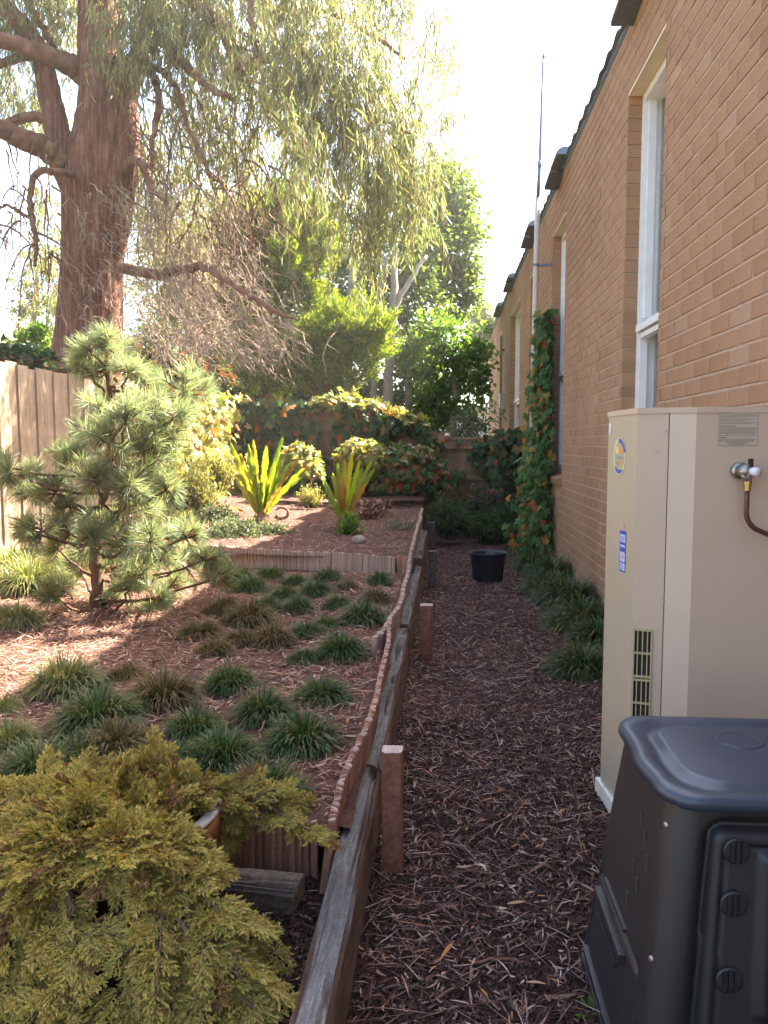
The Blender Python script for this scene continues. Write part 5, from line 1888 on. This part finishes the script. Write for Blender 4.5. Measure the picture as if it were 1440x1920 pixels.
def rock(label, a, b, rpx, sq, seed):
    zz = .3
    for _ in range(4):
        q_ = on_z(a, b, zz)
        zz = bed_z(q_[0], q_[1])
    r = rpx / FPX * q_[1]
    mbr = MB()
    us, vs = np.linspace(0, math.pi, 10), np.linspace(0, 2 * math.pi, 17)[:-1]
    V = []
    for u in us:
        for v in vs:
            d = Vector((math.sin(u) * math.cos(v), math.sin(u) * math.sin(v), math.cos(u)))
            k = 1 + .18 * mnoise.noise(d * 1.6 + Vector((seed, 0, 0)))
            V.append((d.x * r * k, d.y * r * k * .9, d.z * r * sq * k))
    Q = [(i * 16 + j, (i + 1) * 16 + j, (i + 1) * 16 + (j + 1) % 16, i * 16 + (j + 1) % 16) for i in range(9) for j in range(16)]
    mbr.add(np.array(V), np.array(Q))
    return tag(mbr.build('stone', M['rock'], None, True, (q_[0], q_[1], zz + r * sq * .55)), label, 'stone')


rock('smooth grey brown stone beside the small leafy plant', 672, 1018, 15, .62, 3)
rock('tan stone half hidden by ground cover left of the ferns', 412, 992, 18, .55, 8)

# ------------------------------------------------------------------ young pine
pb = np.array([-2.0, 4.62, bed_z(-2.0, 4.62)])
pine = thing('pine_sapling', 'young blue green pine with long brushy needles left of the bed', 'pine tree', (0, 0, 0))
pt = MB()
limb(pt, [(180, 1185, 4.62, 13), (181, 1090, 4.62, 12), (178, 1000, 4.62, 10), (192, 950, 4.62, 9), (205, 880, 4.6, 7), (212, 800, 4.6, 6), (205, 730, 4.6, 5), (194, 640, 4.6, 3)], 10, 6, .006)
pt.build('trunk', M['pine_bark'], pine, True)
pblobs = [(192, 650, 28), (170, 655, 22), (218, 668, 26), (200, 700, 38), (240, 700, 30), (160, 690, 20), (265, 725, 28), (215, 745, 46), (345, 735, 40), (310, 755, 30), (370, 730, 20), (280, 775, 40), (235, 790, 54), (190, 770, 30), (300, 810, 40), (160, 808, 24), (200, 830, 40), (270, 850, 52),
          (220, 870, 46), (150, 868, 34), (120, 858, 20), (180, 905, 44), (245, 905, 40), (290, 880, 34), (25, 890, 34), (70, 900, 40), (105, 925, 28), (-10, 870, 30), (130, 950, 22), (235, 965, 42), (275, 960, 34), (190, 985, 26), (130, 1000, 36), (80, 995, 30), (50, 995, 16), (170, 1012, 34), (230, 1020, 42), (280, 1010, 36), (310, 1010, 26),
          (345, 1060, 46), (385, 1050, 36), (410, 1080, 22), (320, 1100, 34), (150, 1068, 36), (210, 1075, 30), (260, 1080, 32), (120, 1105, 30), (95, 1115, 20), (240, 1110, 34), (290, 1125, 30), (270, 1150, 22), (210, 1135, 26), (175, 1180, 24), (190, 1150, 20), (330, 780, 26), (255, 810, 34), (310, 920, 26), (240, 930, 30), (350, 1010, 26), (300, 1050, 34), (110, 1030, 24), (60, 930, 26)]
pbr = MB()
Ps, Ds, dry_P, dry_D = [], [], [], []
trunk_x = lambda z: np.interp(z, [.3, 1.0, 1.9], [-2.02, -1.96, -1.93])
for a, b, r in pblobs:
    Yd = 4.6 + random.uniform(-.42, .38) * min(1, r / 35)
    c = on_y(a, b, Yd)
    rad = r / FPX * Yd
    zt = c[2] - random.uniform(.05, .22)
    base = np.array([trunk_x(zt), 4.61, zt])
    mid = (base + c) / 2 + np.array([0, 0, -.04])
    W = wiggle(np.stack([base, mid, c]), 4, .006)
    pbr.tube(W, np.linspace(.013, .006, len(W)), 6)
    k = int(5 + rad * 72)
    out_dir = unit(c - base)
    for _ in range(k):
        d = unit(rand_dirs(1)[0] * 1.0 + out_dir * .5 + np.array([0, 0, .30]))
        tip = c + d * rad * random.uniform(.25, 1.35)
        root_ = c + (tip - c) * .1
        pbr.tube(np.stack([root_, (root_ + tip) / 2, tip]), [.005, .004, .003], 4, False)
        n = 84
        t = rng.random(n)
        o_ = rand_dirs(n)
        o_ = unit(o_ - np.outer(o_ @ d, d))
        P = root_ + (tip - root_) * (.25 + .8 * t)[:, None]
        D = unit(d * rng.uniform(.5, 1.1, n)[:, None] + o_ * rng.uniform(.7, 1.1, n)[:, None])
        isdry = (t < .30) & (rng.random(n) < .6)
        Ps.append(P[~isdry])
        Ds.append(D[~isdry])
        dry_P.append(P[isdry])
        dry_D.append(D[isdry])
pbr.build('branches', M['pine_bark'], pine, True)
P, D = np.concatenate(Ps), np.concatenate(Ds)
V, F = leaf_cloud(P, D, rand_dirs(len(P)), .088, .0032)
link('needles', np_mesh('needles', V, F), LM['pine'], pine)
P, D = np.concatenate(dry_P), np.concatenate(dry_D)
D[:, 2] -= .5
V, F = leaf_cloud(P, unit(D), rand_dirs(len(P)), .070, .0028)
link('dry_needles', np_mesh('dry_needles', V, F), LM['pine_dry'], pine)

# ------------------------------------------------------------------ black pot on the path
pq = on_z(915, 1089, 0)
bp = thing('plastic_pot', 'round black plastic plant pot standing on the mulch path', 'plant pot', (pq[0], pq[1] + .06, .0))
rt = 34.5 / FPX * (pq[1] + .06)
hp = .265
MB().lathe([(.0, .0), (rt * .80, .0), (rt * .82, .012), (rt * .93, hp - .045), (rt * .955, hp - .04), (rt * .97, hp - .008), (rt * 1.0, hp - .002), (rt * .995, hp + .004), (rt * .93, hp + .002), (rt * .90, hp - .02), (rt * .84, .16), (0, .16)], 48).build('shell', M['black_plastic'], bp, True)
MB().lathe([(0, hp - .05), (rt * .5, hp - .052), (rt * .895, hp - .06)], 32).build('soil', M['soil'], bp, True)
sq_ = MB()
for k in range(4):
    sq_.tube([(.02 * k - .03, 0, hp - .06), (.02 * k - .03 + random.gauss(0, .01), .01, hp - .02), (.02 * k - .03 + random.gauss(0, .02), .0, hp + .03)], [.006, .005, .003], 5)
sq_.build('dead_stem', M['stick_red'], bp)

# ------------------------------------------------------------------ juniper in its glazed pot
JX, JY, JR = -.785, 1.845, .40
jp = thing('glazed_pot', 'dark brown glazed pot with orange lip holding the juniper', 'plant pot', (JX, JY, .085))
MB().lathe([(0, 0), (.165, 0), (.175, .01), (.205, .12), (.222, .235), (.215, .24), (.19, .22), (.18, .1), (0, .1)], 56).build('body', M['pot_body'], jp, True)
MB().lathe([(.219, .225), (.238, .235), (.240, .30), (.236, .308), (.224, .310), (.205, .308), (.203, .25)], 56).build('lip', M['pot_lip'], jp, True)
MB().lathe([(.240, .307), (.241, .310), (.236, .315), (.212, .315), (.208, .309)], 56).build('rim', M['pot_rim'], jp, True)
MB().lathe([(0, .275), (.12, .272), (.206, .262)], 40).build('soil', M['soil'], jp, True)

jun = thing('juniper_shrub', 'golden green juniper with drooping sprays spilling from the glazed pot', 'juniper', (JX, JY, JR))


def spray_proto(seed):
    """flat feathery branchlet along +Y, unit length; fingers are small crossed lozenges"""
    r = np.random.default_rng(seed)
    P, D, S = [], [], []
    nb = 8
    for k in range(nb):
        t = .08 + .92 * k / nb
        L = (.50 * (1 - t) ** .75 + .08) * r.uniform(.7, 1.25)
        for sgn in (-1, 1):
            if r.random() < .12:
                continue
            d = unit(np.array([sgn * r.uniform(.65, 1.0), r.uniform(.75, 1.1), r.normal(.10, .22)]))
            m_ = max(2, int(L / .11))
            for j in range(m_):
                u = (j + .3) / m_
                p = np.array([0, t, 0]) + d * L * u
                P.append(p)
                D.append(unit(d + np.array([r.normal(0, .25), .3, r.normal(0, .25)])))
                S.append(.22 * r.uniform(.8, 1.25))
                for s2 in (-1, 1):
                    if r.random() < .6:
                        n2 = np.array([-d[1], d[0], 0]) * s2
                        P.append(p)
                        D.append(unit(d * .8 + n2 * .75 + r.normal(0, .2, 3)))
                        S.append(.17 * r.uniform(.7, 1.3))
    P.append(np.array([0, .95, 0]))
    D.append(np.array([0, 1, .05]))
    S.append(.16)
    P, D, S = np.array(P), np.array(D), np.array(S)
    n = len(P)
    up = np.tile([0, 0, 1.0], (n, 1)) + r.normal(0, .3, (n, 3))
    V1, F1 = scatter(LEAF[0], LEAF[1], frames(D, up), P, np.stack([S * .36, S, S * .36], 1))
    side = np.cross(D, up)
    V2, F2 = scatter(LEAF[0], LEAF[1], frames(D, side), P, np.stack([S * .42, S, S * .42], 1))
    return np.concatenate([V1, V2]), np.concatenate([F1[0], F2[0] + len(V1)])


sprays = [spray_proto(s) for s in range(5)]
jb = MB()
spP, spD, spS, spU = [], [], [], []


def jun_branch(pts, r0, nsub, fall=0.0, sl_=(.05, .12), s0=.062):
    """a woody branch with thin side shoots, each shoot carrying small flat sprays"""
    W = wiggle(np.array(pts), 6, .005)
    jb.tube(W, np.linspace(r0, r0 * .3, len(W)), 6)
    T = unit(np.gradient(W, axis=0))
    for k in range(nsub):
        t = .12 + .88 * (k + random.random()) / nsub
        i = min(int(t * (len(W) - 1)), len(W) - 1)
        lat = rand_dirs(1)[0]
        lat[2] = lat[2] * .5 + .25
        d = unit(T[i] * random.uniform(.5, 1.1) + lat * .8)
        L = random.uniform(*sl_) * (1.1 - .35 * t)
        q0 = W[i]
        tt = np.linspace(0, 1, 4)[:, None]
        path = q0 + d * L * tt + np.array([0, 0, -1.0]) * fall * L * tt ** 2
        jb.tube(path, [.0022, .0018, .0014, .001], 3, False)
        dd = unit(path[-1] - path[-2])
        sd_ = unit(np.cross(dd, np.array([0, 0, 1.0]) + rng.normal(0, .3, 3)))
        up_ = np.cross(sd_, dd)
        m_ = 3 + int(L * 45)
        for j in range(m_):
            u = (j + .6) / m_
            p_ = q0 + d * L * u + np.array([0, 0, -1.0]) * fall * L * u * u
            sg = 1 if j % 2 else -1
            spP.append(p_)
            spD.append(unit(dd * .75 + sd_ * sg * .75 + rng.normal(0, .22, 3)))
            spU.append(up_ + rng.normal(0, .3, 3))
            spS.append(s0 * random.uniform(.7, 1.2) * (1.15 - .4 * u))
        spP.append(path[-1] - dd * .01)
        spD.append(dd)
        spU.append(up_)
        spS.append(s0)


J0 = np.array([JX, JY, JR])
for a, b, Yd, nsp in ((15, 1500, 2.12, 13), (75, 1485, 2.1, 13), (135, 1470, 2.12, 13), (190, 1455, 2.1, 13), (245, 1455, 2.1, 12), (290, 1490, 2.05, 12), (345, 1465, 2.05, 11), (400, 1480, 2.02, 11), (440, 1500, 1.99, 10), (-40, 1500, 2.0, 13),
                      (470, 1492, 2.0, 11), (525, 1518, 1.98, 12), (585, 1550, 1.95, 8), (360, 1525, 1.88, 12), (410, 1515, 1.93, 10),
                      (20, 1530, 1.92, 15), (-40, 1560, 1.82, 13), (90, 1520, 1.82, 16), (170, 1510, 1.78, 16), (250, 1525, 1.76, 16), (310, 1550, 1.74, 14), (350, 1590, 1.68, 12),
                      (40, 1590, 1.62, 17), (110, 1580, 1.58, 16), (300, 1600, 1.6, 14), (220, 1575, 1.6, 16), (-30, 1610, 1.64, 13), (110, 1500, 1.95, 15), (220, 1490, 1.95, 15), (60, 1560, 1.7, 15), (160, 1555, 1.66, 15),
                      (40, 1635, 1.56, 12), (280, 1625, 1.56, 11), (330, 1630, 1.6, 10), (250, 1590, 1.57, 13), (100, 1610, 1.56, 12), (10, 1600, 1.58, 13)):
    tip = on_y(a, b + (30 if a < 450 else 8), Yd) - J0
    st = np.array([tip[0] * .10, tip[1] * .10, -.08])
    mid = st * .45 + tip * .55 + np.array([0, 0, .05 + .04 * random.random()])
    jun_branch([st, mid, tip], .007, nsp, .15)
for pts, nsp in ((((230, 1610, 1.64), (290, 1670, 1.57), (305, 1740, 1.53), (315, 1820, 1.50), (335, 1865, 1.48)), 19),
                 (((300, 1630, 1.64), (350, 1700, 1.58), (410, 1760, 1.54), (440, 1810, 1.51), (455, 1845, 1.50)), 20),
                 (((330, 1610, 1.66), (380, 1670, 1.60), (410, 1715, 1.58), (430, 1740, 1.57)), 13),
                 (((90, 1630, 1.60), (95, 1700, 1.54), (88, 1780, 1.50), (85, 1850, 1.47), (75, 1910, 1.45)), 20),
                 (((60, 1640, 1.60), (20, 1720, 1.54), (-10, 1800, 1.50), (-40, 1880, 1.46)), 17),
                 (((130, 1640, 1.58), (130, 1720, 1.53), (140, 1810, 1.48), (130, 1890, 1.45)), 14),
                 (((305, 1740, 1.53), (265, 1800, 1.50), (235, 1860, 1.47), (225, 1900, 1.46)), 11),
                 (((310, 1690, 1.57), (370, 1780, 1.51), (405, 1840, 1.49), (420, 1870, 1.48)), 15),
                 (((315, 1800, 1.51), (340, 1850, 1.49), (350, 1890, 1.47), (355, 1920, 1.46)), 11),
                 (((30, 1650, 1.62), (45, 1750, 1.53), (30, 1850, 1.47), (15, 1920, 1.44)), 15)):
    jun_branch([on_y(*p_) - J0 for p_ in pts], .0065, max(6, int(nsp * .74)), .45, (.05, .14))
jb.build('branches', M['jun_bark'], jun, True)
spP, spD, spU, spS = map(np.array, (spP, spD, spU, spS))
Vs, Fs, nV = [], [], 0
Vd, Fd, nD = [], [], 0
pick = rng.integers(0, 5, len(spP))
dryp = rng.random(len(spP)) < .10
for k in range(5):
    for dry in (False, True):
        mk = (pick == k) & (dryp == dry)
        if not mk.any():
            continue
        V, F = scatter(sprays[k][0], sprays[k][1], frames(spD[mk], spU[mk]), spP[mk], np.repeat(spS[mk][:, None], 3, 1))
        # sprays sag a little towards their tips
        if dry:
            Vd.append(V)
            Fd.append(F[0] + nD)
            nD += len(V)
        else:
            Vs.append(V)
            Fs.append(F[0] + nV)
            nV += len(V)
link('foliage', np_mesh('foliage', np.concatenate(Vs), np.concatenate(Fs)), LM['juniper'], jun)
link('rusty_foliage', np_mesh('rusty_foliage', np.concatenate(Vd), np.concatenate(Fd)), LM['juniper_dry'], jun)
print('juniper sprays', len(spP), 'verts', nV + nD)

# ------------------------------------------------------------------ litter on the ground
def strip_proto(seed, curl=.25):
    r = np.random.default_rng(seed)
    t = np.linspace(0, 1, 4)
    w = np.array([.35, 1, .85, .2]) * .5
    bx = r.normal(0, .18) * np.sin(t * math.pi) * 4
    z = curl * np.sin(t * math.pi) * r.uniform(-.2, 1)
    A = np.stack([bx - w, t - .5, z], 1)
    B = np.stack([bx + w, t - .5, z + r.normal(0, .05)], 1)
    V = np.stack([A, B], 1).reshape(-1, 3)
    i = np.arange(3) * 2
    return V, np.stack([i, i + 1, i + 3, i + 2], 1)


strips = [strip_proto(s) for s in range(8)]


def litter(name, n, fx, fy, fz, mat, ln=(.015, .058), wd=(.002, .0065)):
    X_, Y_ = fx(n), fy(n)
    Z_ = np.array([fz(a, b) for a, b in zip(X_, Y_)])
    Vs, Fs, k0 = [], [], 0
    pick = rng.integers(0, 8, n)
    az = rng.uniform(0, 2 * math.pi, n)
    tilt = rng.normal(0, .22, n)
    L = rng.uniform(*ln, n) * rng.choice([.6, 1, 1.5], n, p=[.4, .45, .15])
    W = rng.uniform(*wd, n)
    D = np.stack([np.cos(az) * np.cos(tilt), np.sin(az) * np.cos(tilt), np.sin(tilt)], 1)
    U = unit(np.array([0, 0, 1]) + rng.normal(0, .35, (n, 3)))
    T = np.stack([X_, Y_, Z_ + .006 + np.abs(np.sin(tilt)) * L * .4], 1)
    for k in range(8):
        mk = pick == k
        V, F = scatter(strips[k][0], strips[k][1], frames(D[mk], U[mk]), T[mk], np.stack([W[mk], L[mk], np.minimum(L[mk] * .35, W[mk] * 3)], 1))
        Vs.append(V)
        Fs.append(F[0] + k0)
        k0 += len(V)
    return tag(link(name, np_mesh(name, np.concatenate(Vs), np.concatenate(Fs)), mat), kind='stuff')


near = lambda lo, hi, p: (lambda n: lo + (hi - lo) * rng.random(n) ** p)
litter('path_litter', 15000, near(-.2, 1.24, 1), near(1.2, 5.0, 1.0), path_z, LM['litter'], (.012, .052), (.0017, .0065))
litter('far_path_litter', 24000, near(-.2, 1.24, 1), lambda n: 1.8 + 9.7 * rng.beta(2.0, 2.3, n), path_z, LM['litter_path'])
litter('soil_litter', 3200, near(-3.3, -.28, 1), near(1.2, 2.08, 1.0), lambda x, y: bed_z(x, min(y, 2.1)), LM['litter'], (.015, .05))
litter('bed_litter', 26000, near(-3.4, -.30, 1), near(2.18, 6.1, 1), lambda x, y: bed_z(x, max(y, 2.15)), LM['litter_bed'])
litter('fallen_leaves', 1500, near(-.2, 1.2, 1), near(1.3, 9.0, .85), path_z, LM['fallen'], (.022, .055), (.005, .011))
litter('bed_fallen_leaves', 1500, near(-3.2, -.30, 1), near(2.2, 6.1, 1), lambda x, y: bed_z(x, max(y, 2.15)), LM['fallen'], (.035, .070), (.006, .013))
litter('terrace_litter', 11000, near(-3.4, -.30, 1), near(6.35, 11.5, 1.2), bed_z, LM['litter_bed'], (.025, .08))
litter('bed_needles', 9000, near(-3.3, -.30, 1), near(2.18, 6.1, 1), lambda x, y: bed_z(x, max(y, 2.15)), LM['litter_bed'], (.06, .13), (.0015, .003))
litter('path_twiglets', 3500, near(-.2, 1.24, 1), near(1.2, 7.0, 1.0), path_z, LM['litter'], (.07, .17), (.0015, .0035))
OCT = (np.array([[1, 0, 0], [-1, 0, 0], [0, 1, 0], [0, -1, 0], [0, 0, 1], [0, 0, -1]]) * .5, np.array([[0, 2, 4], [2, 1, 4], [1, 3, 4], [3, 0, 4], [2, 0, 5], [1, 2, 5], [3, 1, 5], [0, 3, 5]]))


def crumbs(name, n, fx, fy, fz):
    X_, Y_ = fx(n), fy(n)
    T = np.stack([X_, Y_, np.array([fz(a, b) for a, b in zip(X_, Y_)]) + .004], 1)
    s = rng.uniform(.004, .013, (n, 1)) * rng.uniform(.5, 1.3, (n, 3))
    V, F = scatter(OCT[0], OCT[1], frames(rand_dirs(n), rand_dirs(n)), T, s)
    return tag(link(name, np_mesh(name, V, F), LM['crumb']), kind='stuff')


crumbs('path_crumbs', 30000, near(-.2, 1.1, 1), near(1.2, 3.6, 1.2), path_z)
crumbs('soil_crumbs', 14000, near(-1.4, -.28, 1), near(1.2, 2.1, 1), lambda x, y: bed_z(x, min(y, 2.1)))

# single sticks one can point at
for lab, pts, rpx, mat in (
        ('long thin grey stick bowed across the path in front of the bin', [(855, 1590), (905, 1610), (960, 1618), (1050, 1618)], 2.6, 'stick'),
        ('forked grey twig ending beside the bin', [(1010, 1610), (1060, 1585), (1110, 1570), (1135, 1540)], 2.0, 'stick'),
        ('thick dark stick lying at the bottom of the path on the left', [(700, 1855), (740, 1852), (800, 1856)], 5.5, 'stick'),
        ('thick brown stick slanting down at the bottom of the path', [(940, 1862), (965, 1888), (990, 1925)], 6.0, 'stick'),
        ('stubby dark stick lying across the lower path', [(895, 1806), (940, 1800), (985, 1806)], 5.0, 'stick_red'),
        ('red brown stick pointing at the nearest post', [(778, 1476), (815, 1482), (850, 1472)], 3.2, 'stick_red'),
        ('dark stick lying in the upper middle of the path', [(990, 1490), (1015, 1480), (1045, 1450)], 2.8, 'stick'),
        ('curved pale twig below the nearest post', [(800, 1695), (830, 1670), (850, 1668)], 2.6, 'stick'),
        ('grey twig lying in mid path below the black pot', [(925, 1245), (935, 1258), (945, 1265)], 3.5, 'stick'),
        ('pale bark strip slanting in mid path', [(985, 1258), (1005, 1248), (1028, 1235)], 3.2, 'twig'),
        ('dark twig beside the second post', [(845, 1250), (870, 1246), (895, 1250)], 3.0, 'stick')):
    W = []
    for a, b in pts:
        q_ = on_z(a, b, .012)
        W.append([q_[0], q_[1], path_z(q_[0], q_[1]) + .012])
    W = wiggle(np.array(W), 5, .005)
    rr_ = rpx / FPX * W[0][1] * .62
    tag(MB().tube(W, np.linspace(rr_, rr_ * .5, len(W)) * rng.uniform(.8, 1.2, len(W)), 7).build('stick', M[mat], None, True), lab, 'stick', 'sticks lying on the path')
for lab, pts, rpx, mat in (
        ('bare curved grey stalk standing in the middle of the bed', [(385, 1320), (372, 1290), (362, 1255), (366, 1225)], 2.2, 'stick'),
        ('grey bent branch lying in the bed left of the largest clump', [(488, 1372), (500, 1352), (530, 1342), (560, 1338)], 2.6, 'stick')):
    W = []
    for k, (a, b) in enumerate(pts):
        q0 = on_z(pts[0][0], pts[0][1], .28)
        W.append(on_y(a, b, q0[1] + .05 * k) if 'standing' in lab else on_z(a, b, .275))
    W = wiggle(np.array(W), 5, .002)
    rr_ = rpx / FPX * W[0][1]
    tag(MB().tube(W, np.linspace(rr_, rr_ * .7, len(W)), 7).build('stick', M[mat], None, True), lab, 'stick', 'sticks in the bed')


def weed(label, a, b, z, n, L):
    q_ = on_z(a, b, z)
    root = thing('weed', label, 'weed', (q_[0], q_[1], z), 'little weeds')
    for k in range(n):
        t = k / n * 2 * math.pi + random.random()
        el = random.uniform(.2, 1.0)
        d = np.array([math.cos(t) * math.cos(el), math.sin(t) * math.cos(el), math.sin(el)])
        V, F = scatter(LEAF[0], LEAF[1], frames(d[None], np.array([[0, 0, 1.0]])), (d * L * .5)[None], np.array([[L * .45, L, L * .45]]))
        link('leaf', np_mesh('leaf', V, F), LM['bright'], root)
    sm = MB()
    sm.tube([(0, 0, -.01), (0, 0, L * .4), (.003, 0, L * .8)], .0016, 4)
    sm.build('stem', M['stick_red'], root)


weed('tiny green weed sprouting in the middle of the path', 868, 1560, .0, 6, .022)
weed('green weed growing at the foot of the compost bin', 1112, 1905, .0, 8, .035)

# ------------------------------------------------------------------ added air volume standing in for lens glare
m, nt, out = new_mat('lens_glare_air')
pv = nt.nodes.new('ShaderNodeVolumePrincipled')
pv.inputs['Color'].default_value = (1.0, .97, .90, 1)
pv.inputs['Density'].default_value = .0015
pv.inputs['Anisotropy'].default_value = .45
nt.links.new(pv.outputs[0], out.inputs['Volume'])
hz = MB().box((0, 0, 6.9), (520, 520, 16.2)).build('glare_volume', m)
tag(hz, kind='stuff')
